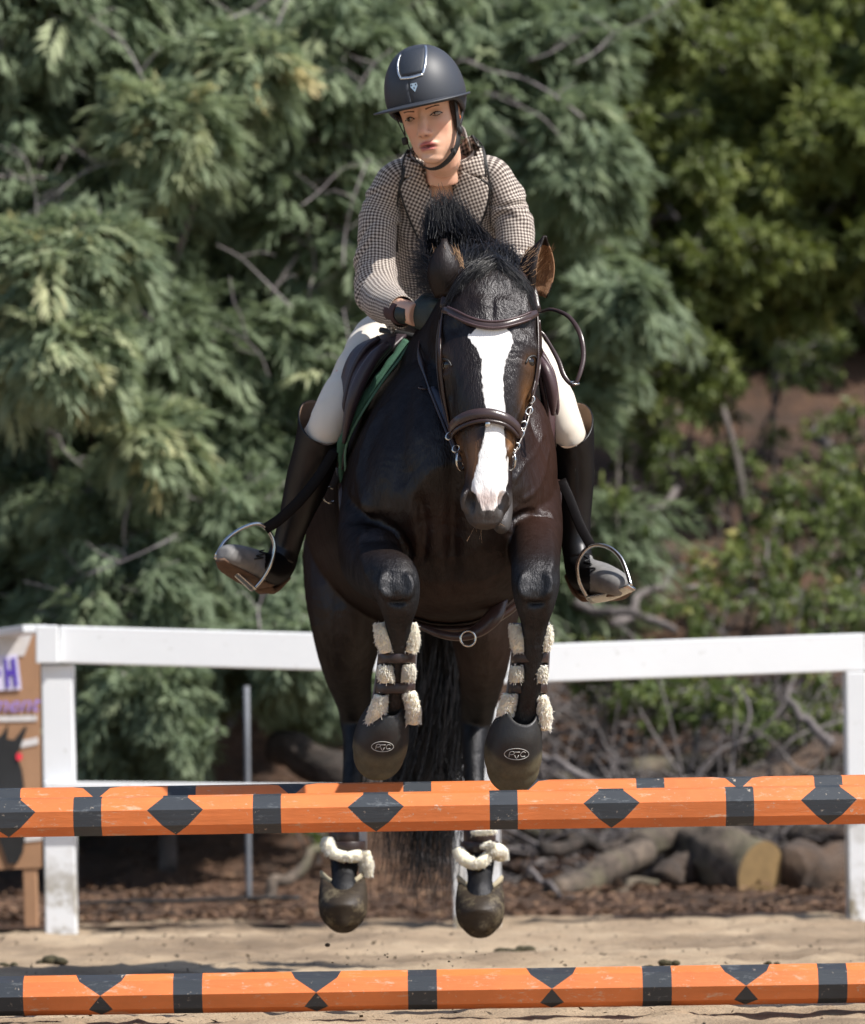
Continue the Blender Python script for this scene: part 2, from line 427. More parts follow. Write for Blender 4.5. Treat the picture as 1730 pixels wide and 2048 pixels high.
# --- jump poles
def paint(name, c, dk):
    t = NT(name); v = t.obj(scale=(1, 8, 8)); v2 = t.obj(); n = t.noise(7, 5, .65, v); n2 = t.noise(60, 4, .7, v2)
    cc = t.mix(n, tuple(x*.78 for x in c), tuple(min(1, x*1.15) for x in c))
    cc = t.mix(t.ramp(t.noise(5, 6, .75, v), [(.66, (0, 0, 0)), (.70, (1, 1, 1))]), cc, dk)
    cc = t.mix(t.ramp(t.noise(2.6, 5, .7, v2), [(.35, (0, 0, 0)), (.7, (1, 1, 1))]), cc, tuple(x*.72 for x in c)); cc = t.mix(t.ramp(t.noise(24, 6, .8, t.obj(scale=(.5, 1.6, 1.6))), [(.57, (0, 0, 0)), (.64, (1, 1, 1))]), cc, dk)
    cc = t.mix(t.ramp(n2, [(.64, (0, 0, 0)), (.73, (1, 1, 1))]), cc, (.5, .42, .34))
    t.col(cc).set(Roughness=.48); t.bump(t.noise(6, 5, .7, v), .35, .004); return t.m
M_or = paint('orange_paint', (.75, .205, .055), (.58, .33, .21)); M_bk = paint('black_paint', (.035, .042, .052), (.10, .11, .12))
M_endw = simple('pole_end_wood', (.35, .24, .14), .8)
def jump_pole(name, ctr, D, elevA, marks, length=3.6, label=''):
    """marks: list of (x, [half widths at the 9 facet edges going T-top -> round]) ; facets T,A,B,C..."""
    Rr = D/2/math.cos(math.pi/8); G = Geo()
    ang = [elevA+R(22.5)+R(45)-k*R(45) for k in range(9)]     # edge angles, edge0 = top edge of facet T
    P = [Vector((0, -math.cos(a)*Rr, math.sin(a)*Rr)) for a in ang]
    x0, x1 = -length/2, length/2; rr = random.Random(len(name)+int(ctr.z*100))
    for k in range(8):
        cuts = []
        for mx, hw in marks:
            hk = hw[k % 8], hw[(k+1) % 8]
            if hw[k % 8] <= 0 and hw[(k+1) % 8] <= 0: continue
            cuts.append((mx-hk[0], mx-hk[1], mx+hk[0], mx+hk[1]))
        cuts.sort(); pa, pb = x0, x0
        for la, lb, ra, rb in cuts:
            G.add([P[k]+Vector((pa, 0, 0)), P[k]+Vector((la, 0, 0)), P[k+1]+Vector((lb, 0, 0)), P[k+1]+Vector((pb, 0, 0))], [(0, 1, 2, 3)], None, 0)
            G.add([P[k]+Vector((la, 0, 0)), P[k]+Vector((ra, 0, 0)), P[k+1]+Vector((rb, 0, 0)), P[k+1]+Vector((lb, 0, 0))], [(0, 1, 2, 3)], None, 1)
            pa, pb = ra, rb
        G.add([P[k]+Vector((pa, 0, 0)), P[k]+Vector((x1, 0, 0)), P[k+1]+Vector((x1, 0, 0)), P[k+1]+Vector((pb, 0, 0))], [(0, 1, 2, 3)], None, 0)
    for xx, fl in ((x0, 1), (x1, -1)):
        G.add([P[k]+Vector((xx, 0, 0)) for k in range(8)], [tuple(range(8))[::fl]], None, 2)
    me = G.mesh(name); bm = bmesh.new(); bm.from_mesh(me); bmesh.ops.remove_doubles(bm, verts=bm.verts, dist=1e-5)
    bmesh.ops.dissolve_degenerate(bm, dist=1e-5, edges=bm.edges); bmesh.ops.recalc_face_normals(bm, faces=bm.faces); bm.to_mesh(me); bm.free()
    o = link(name, me, [M_or, M_bk, M_endw], smooth=False); o.location = ctr; tag(o, label, 'jump pole', 'orange and black jump poles'); return o
def mk(pxs, d, hw): return [((p-865)*d/F, [h*d/F for h in hw]) for p in pxs]
dF, dB, dG = 11.85, 12.42, 11.65
m = mk([352, 752, 1222, 1655, 18], dF, [25, 25, 56, 26, 0, 0, 0, 25]) + mk([177, 535, 1007, 1478, -170, 1850], dF, [28]*8)
jump_pole('jump_pole', at(865, 1622, dF), .089, R(38), m, label='front raised octagonal orange pole with black diamonds across its face')
m = mk([195, 585, 1050, 1477, -200, 1850], dB, [50, 27, 0, 0, 0, 0, 27, 50]) + mk([15, 365, 835, 1300, 1655], dB, [28]*8)
jump_pole('jump_pole', at(865, 1600, dB), .089, R(40), m, label='raised orange pole just behind the front one, only its top edge showing')
m = mk([203, 633, 1103, 1490, -190, 1850], dG, [50, 42, 0, 24, 0, 0, 0, 24]) + mk([20, 377, 845, 1313, 1663], dG, [29]*8)
jump_pole('jump_pole', at(865, 1979, dG), .086, R(22), m, label='lowest orange and black pole lying on the sand in front of the jump')
M_cup = simple('metal_cup', (.25, .25, .26), .4, 1.0)
for k, (sx, lab) in enumerate(((-1, 'left'), (1, 'right'))):
    for j, (d, zz) in enumerate(((dF, at(865, 1622, dF).z), (dB, at(865, 1603, dB).z))):
        x = sx*1.83; s = empty('jump_standard', (x, d, 0)); tag(s, 'white upright jump standard holding the %s end of the %s pole' % (lab, 'front' if j == 0 else 'rear'), 'jump standard', 'white jump standards')
        beam('upright', Vector((x, d, .03)), Vector((x, d, 1.25)), .09, .09, M_white, s, up=Vector((1, 0, 0)))
        G = Geo(); box(G, (x, d, .03), (.09, .42, .06), None, 0, .006); link('foot', G.mesh('foot'), M_white, s, False)
        G = Geo(); box(G, (x-sx*.055, d, zz-.06), (.05, .11, .02), None, 0, .004); link('pole_cup', G.mesh('cup'), M_cup, s, False)

# --- sign behind the left end of the fence
M_board = simple('board_wood', (.36, .20, .11), .75, var=.25, scale=8, bump=.2); M_paper = simple('sign_paper', (.66, .62, .80), .7, var=.06)
M_purp = simple('purple_print', (.09, .045, .40), .6, var=.1); M_lil = simple('lilac_print', (.34, .24, .66), .6, var=.1); M_blk = simple('black_print', (.012, .012, .013), .6, var=.4); M_red = simple('red_print', (.8, .03, .06), .6); M_gry = simple('pale_grey_paint', (.62, .59, .58), .7)
dS = 17.95; sign = empty('painted_board', at(0, 1750, dS)); tag(sign, 'brown board painted with letter H and black horse head behind the left fence post', 'sign')
def flat_poly(name, pts, d, mat, parent, th=.004):
    G = Geo(); P = [at(p[0], p[1], d) for p in pts]; n = len(P); B = [p+Vector((0, th, 0)) for p in P]
    G.add(P+B, [tuple(range(n))[::-1], tuple(range(n, 2*n))]+[(i, (i+1) % n, (i+1) % n+n, i+n) for i in range(n)])
    me = G.mesh(name); bm = bmesh.new(); bm.from_mesh(me); bmesh.ops.triangulate(bm, faces=[f for f in bm.faces if len(f.verts) > 4]); bmesh.ops.recalc_face_normals(bm, faces=bm.faces); bm.to_mesh(me); bm.free()
    return link(name, me, mat, parent, False)
flat_poly('board_panel', [(-260, 1262), (79, 1262), (83, 1735), (-258, 1752)], dS, M_board, sign, .02)
flat_poly('pale_band', [(-258, 1266), (66, 1266), (48, 1312), (-258, 1312)], dS-.004, M_gry, sign, .003)
flat_poly('letter_card', [(-60, 1317), (35, 1309), (43, 1379), (-58, 1384)], dS-.008, M_paper, sign, .003)
hp = [(8, 1318), (14, 1318), (16, 1340), (24, 1340), (22, 1317), (30, 1316), (36, 1372), (29, 1374), (26, 1351), (17, 1352), (20, 1374), (12, 1375)]
flat_poly('letter_h', hp, dS-.012, M_purp, sign, .003)
flat_poly('letter_stroke', [(-30, 1342), (1, 1341), (1, 1352), (-30, 1353)], dS-.012, M_purp, sign, .003)
def text(body, size, loc, mat, parent, name, shear=0, ext=.001, rot=0.0):
    cu = bpy.data.curves.new(name, 'FONT'); cu.body = body; cu.size = size; cu.extrude = ext; cu.shear = shear; cu.resolution_u = 3
    o = bpy.data.objects.new(name, cu); COL.objects.link(o); me = bpy.data.meshes.new_from_object(o.evaluated_get(bpy.context.evaluated_depsgraph_get())); bpy.data.objects.remove(o)
    M = Matrix.Translation(loc)@Matrix.Rotation(-ROLL*0+rot, 4, 'Y')@Matrix.Rotation(R(90), 4, 'X'); me.transform(M)
    return link(name, me, mat, parent, False)
text('ment', .085, at(-22, 1424, dS-.01), M_lil, sign, 'script_print', .35)
flat_poly('white_stripe', [(-258, 1436), (74, 1430), (74, 1442), (-258, 1448)], dS-.004, M_gry, sign, .003)
flat_poly('white_stripe', [(40, 1482), (76, 1474), (77, 1488), (42, 1496)], dS-.004, M_gry, sign, .003)
flat_poly('white_stripe', [(48, 1672), (84, 1668), (84, 1680), (50, 1684)], dS-.004, M_gry, sign, .003)
hh = [(-120, 1470), (-60, 1452), (-8, 1478), (6, 1468), (17, 1447), (14, 1478), (28, 1480), (50, 1452), (54, 1456), (42, 1490), (34, 1512), (44, 1540), (48, 1570), (44, 1620), (50, 1672), (46, 1705), (34, 1728), (16, 1728), (6, 1700), (-10, 1660), (-50, 1620), (-125, 1600)]
flat_poly('horse_head_print', hh, dS-.008, M_blk, sign, .003)
flat_poly('red_dot', [(34, 1506), (42, 1506), (45, 1514), (42, 1521), (35, 1521), (32, 1514)], dS-.013, M_red, sign, .003)
beam('board_leg', at(60, 1735, dS+.03), Vector((at(60, 1735, dS).x, dS+.03, -.05)), .05, .05, M_board, sign, up=Vector((1, 0, 0)))
beam('board_leg', at(-240, 1735, dS+.03), Vector((at(-240, 1735, dS).x, dS+.03, -.05)), .05, .05, M_board, sign, up=Vector((1, 0, 0)))

# --- logs, branches, stones
def bark(name, a, b, var):
    t = NT(name); v = t.obj(scale=(1, 1, 1)); n = t.noise(9, 6, .7, v, .6); n2 = t.noise(2.2, 4, .6, v)
    c = t.ramp(n, [(.36, a), (.66, b)]); t.col(t.mix(t.ramp(n2, [(.5, (0, 0, 0)), (.68, (1, 1, 1))]), c, var)).set(Roughness=.9); t.bump(n, .9, .03); return t.m
M_bark = bark('log_bark', (.022, .016, .013), (.15, .115, .088), (.12, .11, .065)); M_bark2 = bark('dark_bark', (.012, .010, .009), (.075, .057, .047), (.10, .062, .04)); M_twig = bark('grey_twig', (.10, .085, .085), (.23, .205, .20), (.15, .135, .125))
M_cut = simple('cut_wood', (.23, .15, .065), .85, var=.45, scale=14, bump=.4)
def rough_fn(amp, f, seed):
    def fn(v, tt, a, fr):
        p = fr[0]; dd = v-p; k = 1+amp*noise.noise(Vector((v.x*f+seed, v.y*f, v.z*f)))*2
        return p+dd*k
    return fn
def rough_fn2(amp, f, seed):
    def fn(v, tt, a, fr):
        p = fr[0]; dd = v-p; q = Vector((v.x*f+seed, v.y*f, v.z*f)); amp_ = amp*(1-tt**6)*.6; k = 1+amp_*noise.noise(q*.7)*.9+amp_*.5*noise.noise(q*4)+amp_*.9*noise.noise(Vector((math.cos(a)*4, math.sin(a)*4, tt*1.5+seed)))
        return p+dd*k
    return fn
def log(name, p0, p1, r0, r1, label, cat='log', mat=None, cut=False, amp=.30, bend=.05, seed=0, n=26):
    a, b = at(*p0), at(*p1); k = (p0[2]+p1[2])/2/F; rd = random.Random(seed); L = (b-a).length
    st = []; N = 7
    for i in range(N):
        tt = i/(N-1); p = a.lerp(b, tt)+Vector((rd.uniform(-1, 1), rd.uniform(-1, 1), rd.uniform(-1, 1)))*bend*L*(0 if i in (0,) else 1)
        r = (r0+(r1-r0)*tt)*k*rd.uniform(.92, 1.1); st.append((p, r, r*rd.uniform(.88, 1.0)))
    G = Geo(); loft(G, st, n, 5, side=(.1, .2, 1), fn=rough_fn2(amp, 9, seed))
    me = G.mesh(name); o = link(name, me, [mat or M_bark, M_cut])
    if cut:
        for p in me.polygons:
            if len(p.vertices) > 4 and p.center.x > (a.x+b.x)/2: p.material_index = 1; p.use_smooth = False
    tag(o, label, cat); return o
log('log', (1300, 1742, 19.9), (1524, 1732, 18.8), 64, 60, 'thick rough log with a pale sawn end facing the arena', cut=True)
log('log', (1572, 1742, 18.9), (1760, 1745, 19.3), 50, 56, 'short dark log lying beside the right fence post', mat=M_bark2, seed=4)
log('log', (1105, 1782, 18.6), (1400, 1642, 19.6), 27, 34, 'long grey log leaning up across the others', seed=2)
log('log', (1150, 1668, 19.9), (1010, 1700, 20.1), 26, 22, 'dark log partly hidden behind the diagonal one', mat=M_bark2, seed=22)
log('log', (1262, 1548, 20.6), (1500, 1535, 20.9), 22, 24, 'mossy horizontal log farther back on the bank', seed=3)
log('log', (1450, 1580, 20.2), (1700, 1490, 20.7), 27, 24, 'reddish sloping log behind the right fence post', seed=5, mat=M_bark2)
log('log', (545, 1490, 19.9), (760, 1590, 19.7), 36, 40, 'big dark log lying behind the horse to the left', seed=6, mat=M_bark2)
log('log', (1395, 1735, 19.2), (1330, 1765, 18.95), 34, 40, 'short blackened log end in the middle of the woodpile', seed=16, mat=M_bark2)
log('log', (1235, 1098, 24.2), (1345, 1118, 24.3), 30, 34, 'dark stump lying up on the hillside', seed=8, mat=M_bark2)
for k_, (a_, b_, ra_, rb_, lb_) in enumerate((((1290, 1650, 19.9), (1560, 1600, 20.2), 18, 14, 'long brown limb lying on top of the woodpile'), ((1080, 1700, 19.4), (1330, 1668, 19.7), 15, 12, 'slim brown limb just below the poles left of the woodpile'), ((1040, 1650, 20.0), (1190, 1690, 19.8), 13, 10, 'short limb beside the right hind leg'), ((1560, 1665, 19.8), (1780, 1690, 19.6), 20, 16, 'brown log end reaching behind the right post below the poles'), ((1190, 1790, 18.7), (1330, 1760, 19.0), 9, 7, 'thin limb on the litter in front of the woodpile'), ((1500, 1560, 20.9), (1720, 1530, 21.0), 15, 13, 'far log half lost in brush at the right'), ((1100, 1560, 20.6), (1260, 1590, 20.3), 13, 11, 'dark limb just above the poles right of the front hoof'))):
    log('log', a_, b_, ra_, rb_, lb_, seed=40+k_, mat=(M_bark, M_bark2)[k_ % 2])
log('fallen_branch', (515, 1808, 18.8), (650, 1690, 19.3), 13, 9, 'weathered grey branch propped up left of the hind legs', 'branch', M_bark, False, .1, .05, 9)
log('fallen_branch', (1070, 1505, 19.6), (1210, 1570, 19.4), 7, 8, 'thin pale branch just above the poles beside the front hoof', 'branch', M_twig, False, .1, .04, 10)
log('fallen_branch', (1575, 1400, 20.2), (1665, 1490, 20.1), 7, 11, 'pale forked branch sticking up beside the right fence post', 'branch', M_twig, False, .1, .05, 11)
log('fallen_branch', (1370, 1130, 22.5), (1230, 1240, 22.0), 7, 9, 'long pale stick slanting beside the right stirrup', 'branch', M_twig, False, .1, .04, 12)
log('fallen_branch', (1310, 1025, 23.2), (1360, 970, 23.6), 10, 6, 'short light stick on the brown bank above the right foot', 'branch', M_twig, False, .1, .06, 13)
log('fallen_branch', (1060, 1740, 18.7), (1140, 1800, 18.5), 6, 5, 'broken twig on the litter at the foot of the diagonal log', 'branch', M_twig, False, .1, .06, 14)
log('fallen_branch', (1640, 860, 26), (1700, 960, 25.5), 14, 9, 'pale broken branch high on the right bank', 'branch', M_twig, False, .1, .08, 15)
log('fallen_branch', (1150, 1205, 22), (1360, 1262, 21.8), 10, 8, 'grey branch lying just above the right half of the fence', 'branch', M_twig, False, .1, .04, 17)
log('hose', (130, 1806, 18.35), (600, 1796, 18.35), 4, 4, 'thin black hose running along the ground behind the left rail', 'hose', M_blk, False, .02, .004, 18, 8)
M_galv = simple('galvanised', (.17, .18, .20), .7, .2)
for px, lab, d in ((497, 'grey metal post behind the left rail', 19.0), (1392, 'grey metal post behind the right rail among the logs', 21.0)):
    G = Geo(); b = at(px, 1800 if d < 20 else 1540, d); loft(G, [(b-Vector((0, 0, .2)), .011, .011), (at(px-4, 1372 if d < 20 else 1290, d), .011, .011)], 10, 4)
    tag(link('metal_post', G.mesh('metal_post'), M_galv), lab, 'post', 'thin metal posts behind the fence')
# clods and droppings on the sand
M_dung = simple('dung', (.045, .038, .018), .95, var=.5, scale=50, bump=.8)
def lump(name, c, r, label, cat, seed, mat=None):
    G = Geo(); rd = random.Random(seed)
    for i in range(6):
        ball(G, c+Vector((rd.uniform(-r, r), rd.uniform(-r*.5, r*.5), rd.uniform(0, r*.25))), (r*rd.uniform(.35, .6), r*.45, r*rd.uniform(.2, .35)), 9, 6)
    tag(link(name, G.mesh(name), mat or M_dung), label, cat)
for px, py, r, lab in ((1030, 1893, .045, 'greenish clod of manure on the sand right of the hind hooves'), (93, 1918, .048, 'dark clump of manure near the left edge above the ground pole'), (12, 1922, .03, 'small dark clump at the far left edge of the sand'), (1345, 1927, .03, 'small brown clod right behind the ground pole'), (1290, 1934, .02, 'little dirt lump touching the top of the ground pole'), (1545, 1926, .018, 'tiny clod behind the right end of the ground pole')):
    d = .64/((py-YH+ (px-865)*_s)/F); c = at(px, py, d); c.z = sandh(np.array([c.x]), np.array([c.y]))[0]+.004; lump('manure' if r > .035 else 'dirt_clod', c, r, lab, 'manure' if r > .035 else 'clod', int(px))
fly = Geo(); rd = random.Random(5)
for px, py, s in [(655, 1890, 4.5), (770, 1910, 2), (775, 1914, 2), (845, 1903, 2), (952, 1903, 2), (921, 1915, 2.4), (898, 1923, 2), (905, 1932, 1.6), (694, 1897, 1.6), (735, 1900, 1.4), (757, 1918, 1.6), (775, 1908, 1.6), (665, 1925, 1.8), (694, 1929, 1.8), (970, 1909, 1.6)]:
    d = 12.9+rd.random()*.6; ball(fly, at(px, py, d), (s*d/F*rd.uniform(.8, 1.4), s*d/F, s*d/F*rd.uniform(.6, 1)), 6, 5)
tag(link('flying_dirt', fly.mesh('flying_dirt'), M_dk), 'specks of dirt kicked up in the air below the hind hooves', 'dirt', kind='stuff')

# dead brush pile, an uncountable tangle of thin sticks round the logs
r = np.random.default_rng(77); n = 800; px_ = r.uniform(1030, 1760, n); d_ = r.uniform(19.6, 21.6, n); P0 = np.array([[at(a, 1500, b).x, b, gh(at(a, 1500, b).x, b)+abs(r.normal(0, .12))] for a, b in zip(px_, d_)])
dv = np.stack([r.normal(0, 1, n), r.normal(0, .4, n), np.abs(r.normal(0, .42, n))-.05], 1); dv /= np.linalg.norm(dv, axis=1, keepdims=True); ln = r.uniform(.15, .75, n)[:, None]
Pb = bez(P0, P0+dv*ln*.3+r.normal(0, .04, (n, 3)), P0+dv*ln*.7+r.normal(0, .06, (n, 3)), P0+dv*ln, 8); V, q = tube_np(Pb, np.linspace(1, .35, 8)[None]*r.uniform(.003, .009, (n, 1)), 5)
tag(link('brush_pile', np_mesh('brush_pile', V, q), M_twig), 'tangle of thin dead grey sticks heaped over and behind the logs', 'brush pile', kind='stuff')
# ============================================================ TREES AND SHRUBS
def leafmat(name, stops, rough=.5, trans=.35, tcol=(.25, .32, .08)):
    t = NT(name); a = t.attr('tint').outputs['Fac']; v = t.obj()
    f = t.math('ADD', a, t.math('MULTIPLY', t.math('SUBTRACT', t.noise(1.3, 3, .5, v), .5), .35)); c = t.ramp(f, stops)
    t.col(c).set(Roughness=rough); t.b.inputs['Specular IOR Level'].default_value = .35
    tr = t.N('ShaderNodeBsdfTranslucent'); t.L(t.mix(.5, c, tcol), tr.inputs['Color'])
    mx = t.N('ShaderNodeMixShader'); mx.inputs[0].default_value = trans; t.L(t.b.outputs[0], mx.inputs[1]); t.L(tr.outputs[0], mx.inputs[2]); t.L(mx.outputs[0], t.o.inputs['Surface'])
    return t.m
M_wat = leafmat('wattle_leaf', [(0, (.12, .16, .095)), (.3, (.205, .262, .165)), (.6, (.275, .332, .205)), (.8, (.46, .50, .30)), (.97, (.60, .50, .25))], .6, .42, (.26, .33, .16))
M_lau = leafmat('broad_leaf', [(0, (.06, .085, .030)), (.4, (.145, .18, .050)), (.7, (.25, .28, .08)), (.92, (.40, .40, .12)), (1, (.45, .26, .09))], .6, .3, (.18, .22, .03))
M_shr = leafmat('shrub_leaf', [(0, (.04, .06, .022)), (.4, (.10, .14, .04)), (.75, (.20, .24, .07)), (.95, (.36, .30, .09))], .5, .3, (.16, .22, .04))
M_tr = bark('trunk_bark', (.05, .042, .04), (.17, .145, .135), (.10, .09, .07))
M_br = simple('branch_bark', (.26, .23, .235), .85, var=.4, scale=20, bump=.3)

def basis(d, r):
    d = d/np.linalg.norm(d, axis=1, keepdims=True); ref = np.array([0, 0, 1.0])+r.normal(0, .35, d.shape)
    s = np.cross(d, ref); s /= np.linalg.norm(s, axis=1, keepdims=True)+1e-9; n = np.cross(s, d); return d, s, n
def fronds(P, D, L, r, K=9, wide=.50, lw=.095, ang=.80):
    """feathery leaves: P origins, D directions, L lengths -> verts (N*2K*4), quads"""
    N = len(P); d, s, n = basis(D, r); tt = np.linspace(.08, 1, K)
    V = np.zeros((N, K, 2, 3, 3)); droop = r.uniform(.2, .6, N)
    for i, t_ in enumerate(tt):
        base = P+d*(L*t_)[:, None]-np.array([0, 0, 1.0])*(L*droop*t_*t_)[:, None]
        ll = L*wide*(.35+.9*math.sin(math.pi*min(1, t_*.86+.08)))
        for j, sg in enumerate((-1, 1)):
            a = ang*(1-.45*t_); dr = d*math.cos(a)+s*sg*math.sin(a)+n*r.normal(0, .18, (N, 1)); dr = dr/np.linalg.norm(dr, axis=1, keepdims=True)
            wv = np.cross(dr, n+r.normal(0, .3, (N, 3))); wv /= np.linalg.norm(wv, axis=1, keepdims=True)+1e-9
            l_ = (ll*r.uniform(.8, 1.2, N))[:, None]; tip = base+dr*l_-np.array([0, 0, 1.0])*l_*.32; mid = base+dr*l_*.55; w = wv*l_*lw
            w = w*1.15; q_ = base+dr*l_*.3; V[:, i, j, 0] = q_-w; V[:, i, j, 1] = q_+w; V[:, i, j, 2] = tip
    return V.reshape(-1, 3), N, 2*K*3
def sprays(P, D, L, r, K=7, lw=.14):
    """whorls of drooping lance-shaped leaves"""
    N = len(P); d, s, n = basis(D, r); V = np.zeros((N, K, 3, 3))
    for i in range(K):
        a = 6.283*i/K+r.uniform(0, 1, N); dr = d*r.uniform(.3, .9, (N, 1))+(s*np.cos(a)[:, None]+n*np.sin(a)[:, None])*.75-np.array([0, 0, 1.0])*r.uniform(.1, .75, (N, 1)); dr /= np.linalg.norm(dr, axis=1, keepdims=True)
        wv = np.cross(dr, r.normal(0, 1, (N, 3))); wv /= np.linalg.norm(wv, axis=1, keepdims=True)+1e-9
        l_ = (L*r.uniform(.6, 1.2, N))[:, None]; o = P+d*(L*r.uniform(0, .5, N))[:, None]
        lw_ = lw*1.25; V[:, i, 0] = o+dr*l_*.3-wv*l_*lw_; V[:, i, 1] = o+dr*l_*.3+wv*l_*lw_; V[:, i, 2] = o+dr*l_-np.array([0, 0, 1.0])*l_*.1
    return V.reshape(-1, 3), N, K*3
def tree(name, label, cat, base, vols, kind, mat, seed, L=.16, trunk_r=.07, twig=.006, group=None, gap=.42, droop=-.25, limbs=True, K=9, tw_mat=None, sun_tip=.1, branches=0, brect=None):
    """vols: (px,py,d, rx px, ry px, rd m, n sub-branches, leaves per branch, leaf size factor)"""
    r = np.random.default_rng(seed); rd = random.Random(seed)
    root = empty(name, base); tag(root, label, cat, group)
    Ps, Ds, Ls, Ts = [], [], [], []; tw_paths = []; tw_r = []; G = Geo()
    top = max(vols, key=lambda v: at(v[0], v[1], v[2]).z); tp = at(*top[:3]); 
    fork = Vector(base).lerp(Vector((tp.x, tp.y, tp.z)), .55)
    if limbs: loft(G, [(Vector(base)-Vector((0, 0, .2)), trunk_r, trunk_r), (Vector(base).lerp(fork, .4)+Vector((rd.uniform(-.08, .08), 0, 0)), trunk_r*.8, trunk_r*.8), (fork, trunk_r*.6, trunk_r*.6), (tp, trunk_r*.3, trunk_r*.3)], 12, 5, fn=rough_fn(.08, 6, seed))
    for vol in vols:
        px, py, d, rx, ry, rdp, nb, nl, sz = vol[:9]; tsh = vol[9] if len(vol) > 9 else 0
        c = np.array(list(at(px, py, d))); k = d/F; rad = np.array([rx*k, rdp, ry*k])
        st = Vector(base).lerp(fork, rd.uniform(.35, 1)); cv = Vector(c)
        if limbs:
            mid = st.lerp(cv, .5)+Vector((rd.uniform(-.1, .1), rd.uniform(-.1, .1), rd.uniform(0, .15))); loft(G, [(st, trunk_r*.45, trunk_r*.45), (mid, trunk_r*.3, trunk_r*.3), (cv, trunk_r*.16, trunk_r*.16)], 9, 5)
        q = r.normal(0, 1, (nb*3, 3)); q /= np.linalg.norm(q, axis=1, keepdims=True); q = q*(r.random((nb*3, 1))**.4)
        ends = c+q*rad
        nz = vnoise(ends[:, 0]*2.6+seed, ends[:, 2]*2.6+ends[:, 1]*.9, seed)
        ends = ends[nz > gap][:nb]; qn = q[nz > gap][:nb]; m = len(ends)
        if m == 0: continue
        start = c+(ends-c)*r.uniform(.15, .55, (m, 1))+r.normal(0, .04, (m, 3))
        dirn = ends-start; ln = np.linalg.norm(dirn, axis=1, keepdims=True)+1e-6
        far = ln[:, 0] > .75; start[far] = ends[far]-dirn[far]/ln[far]*.75
        p1 = start+(ends-start)*.4+np.array([0, 0, .10])*ln.clip(0, .8)+r.normal(0, .03, (m, 3)); p2 = start+(ends-start)*.75+np.array([0, 0, .06])*ln.clip(0, .8)+r.normal(0, .03, (m, 3))
        path = bez(start, p1, p2, ends, 7); tw_paths.append(path[:, ::2]); tw_r.append(np.linspace(1, .3, 4)[None]*twig*r.uniform(.6, 1.4, (m, 1)))
        for _ in range(nl):
            u = r.uniform(.12, 1, m); idx = u*6; i0 = np.clip(idx.astype(int), 0, 5); f = (idx-i0)[:, None]
            P = path[np.arange(m), i0]*(1-f)+path[np.arange(m), i0+1]*f; T = path[np.arange(m), i0+1]-path[np.arange(m), i0]; T /= np.linalg.norm(T, axis=1, keepdims=True)+1e-9
            side = r.normal(0, 1, (m, 3)); side -= T*(side*T).sum(1, keepdims=True); side /= np.linalg.norm(side, axis=1, keepdims=True)
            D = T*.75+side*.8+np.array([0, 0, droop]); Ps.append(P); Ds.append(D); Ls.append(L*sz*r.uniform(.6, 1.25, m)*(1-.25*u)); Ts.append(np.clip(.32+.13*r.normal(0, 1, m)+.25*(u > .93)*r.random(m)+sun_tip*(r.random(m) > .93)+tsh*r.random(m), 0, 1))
    P = np.concatenate(Ps); D = np.concatenate(Ds); Lg = np.concatenate(Ls); T = np.concatenate(Ts)
    V, N, per = (fronds(P, D, Lg, r, K) if kind == 'frond' else sprays(P, D, Lg, r, K))
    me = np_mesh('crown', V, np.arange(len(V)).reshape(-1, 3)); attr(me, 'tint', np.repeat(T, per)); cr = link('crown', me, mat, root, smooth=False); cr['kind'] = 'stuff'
    tv, tq = tube_np(np.concatenate(tw_paths), np.concatenate(tw_r)); tw = link('twigs', np_mesh('twigs', tv, tq), tw_mat or M_br, root); tw['kind'] = 'stuff'
    if limbs: link('trunk', G.mesh('trunk'), M_tr, root)
    for b in range(branches):     # bare grey branches that show between the leaves
        x0, x1, y0, y1, d0 = brect; x, y, a = rd.uniform(x0, x1), rd.uniform(y0, y1), rd.uniform(.3, 2.6)*rd.choice((1, -1)); G = Geo(); pts = []; dd = d0+rd.uniform(-.35, .45); rr = rd.uniform(.0028, .0056); sl = rd.uniform(35, 80)
        for k in range(rd.randint(4, 6)):
            pts.append((x, y, dd)); x += math.cos(a)*sl; y -= abs(math.sin(a))*sl*rd.choice((1, 1, .6)); a += rd.uniform(-.3, .3); dd += rd.uniform(-.05, .05)
        m = len(pts); loft(G, [(at(*p), rr*(1-.6*i/m), rr*(1-.6*i/m)) for i, p in enumerate(pts)], 7, 4)
        for k in range(1, m-1):
            if rd.random() < .8:
                q = pts[k]; s_ = rd.choice((-1, 1)); e1 = (q[0]+s_*rd.uniform(20, 45), q[1]-rd.uniform(5, 35), q[2]); e2 = (e1[0]+s_*rd.uniform(10, 35), e1[1]+rd.uniform(-25, 15), q[2]); loft(G, [(at(*q), rr*.55, rr*.55), (at(*e1), rr*.4, rr*.4), (at(*e2), rr*.25, rr*.25)], 6, 4)
        link('branch', G.mesh('branch'), M_br, root)
    return root
def ground_at(px, d): p = at(px, 1600, d); return Vector((p.x, d, gh(p.x, d)))
def region(x0, x1, y0, y1, d, n, r0, rdp, nb, nl, sz, seed, dj=.35):
    r = random.Random(seed); out = []
    for k in range(n):
        out.append((r.uniform(x0, x1), r.uniform(y0, y1), d+r.uniform(-dj, dj), r0*r.uniform(.7, 1.5), r0*r.uniform(.5, .95), rdp, nb, nl, sz))
    return out
WG = 'feathery wattle trees behind the fence'
FR = dict(K=13)
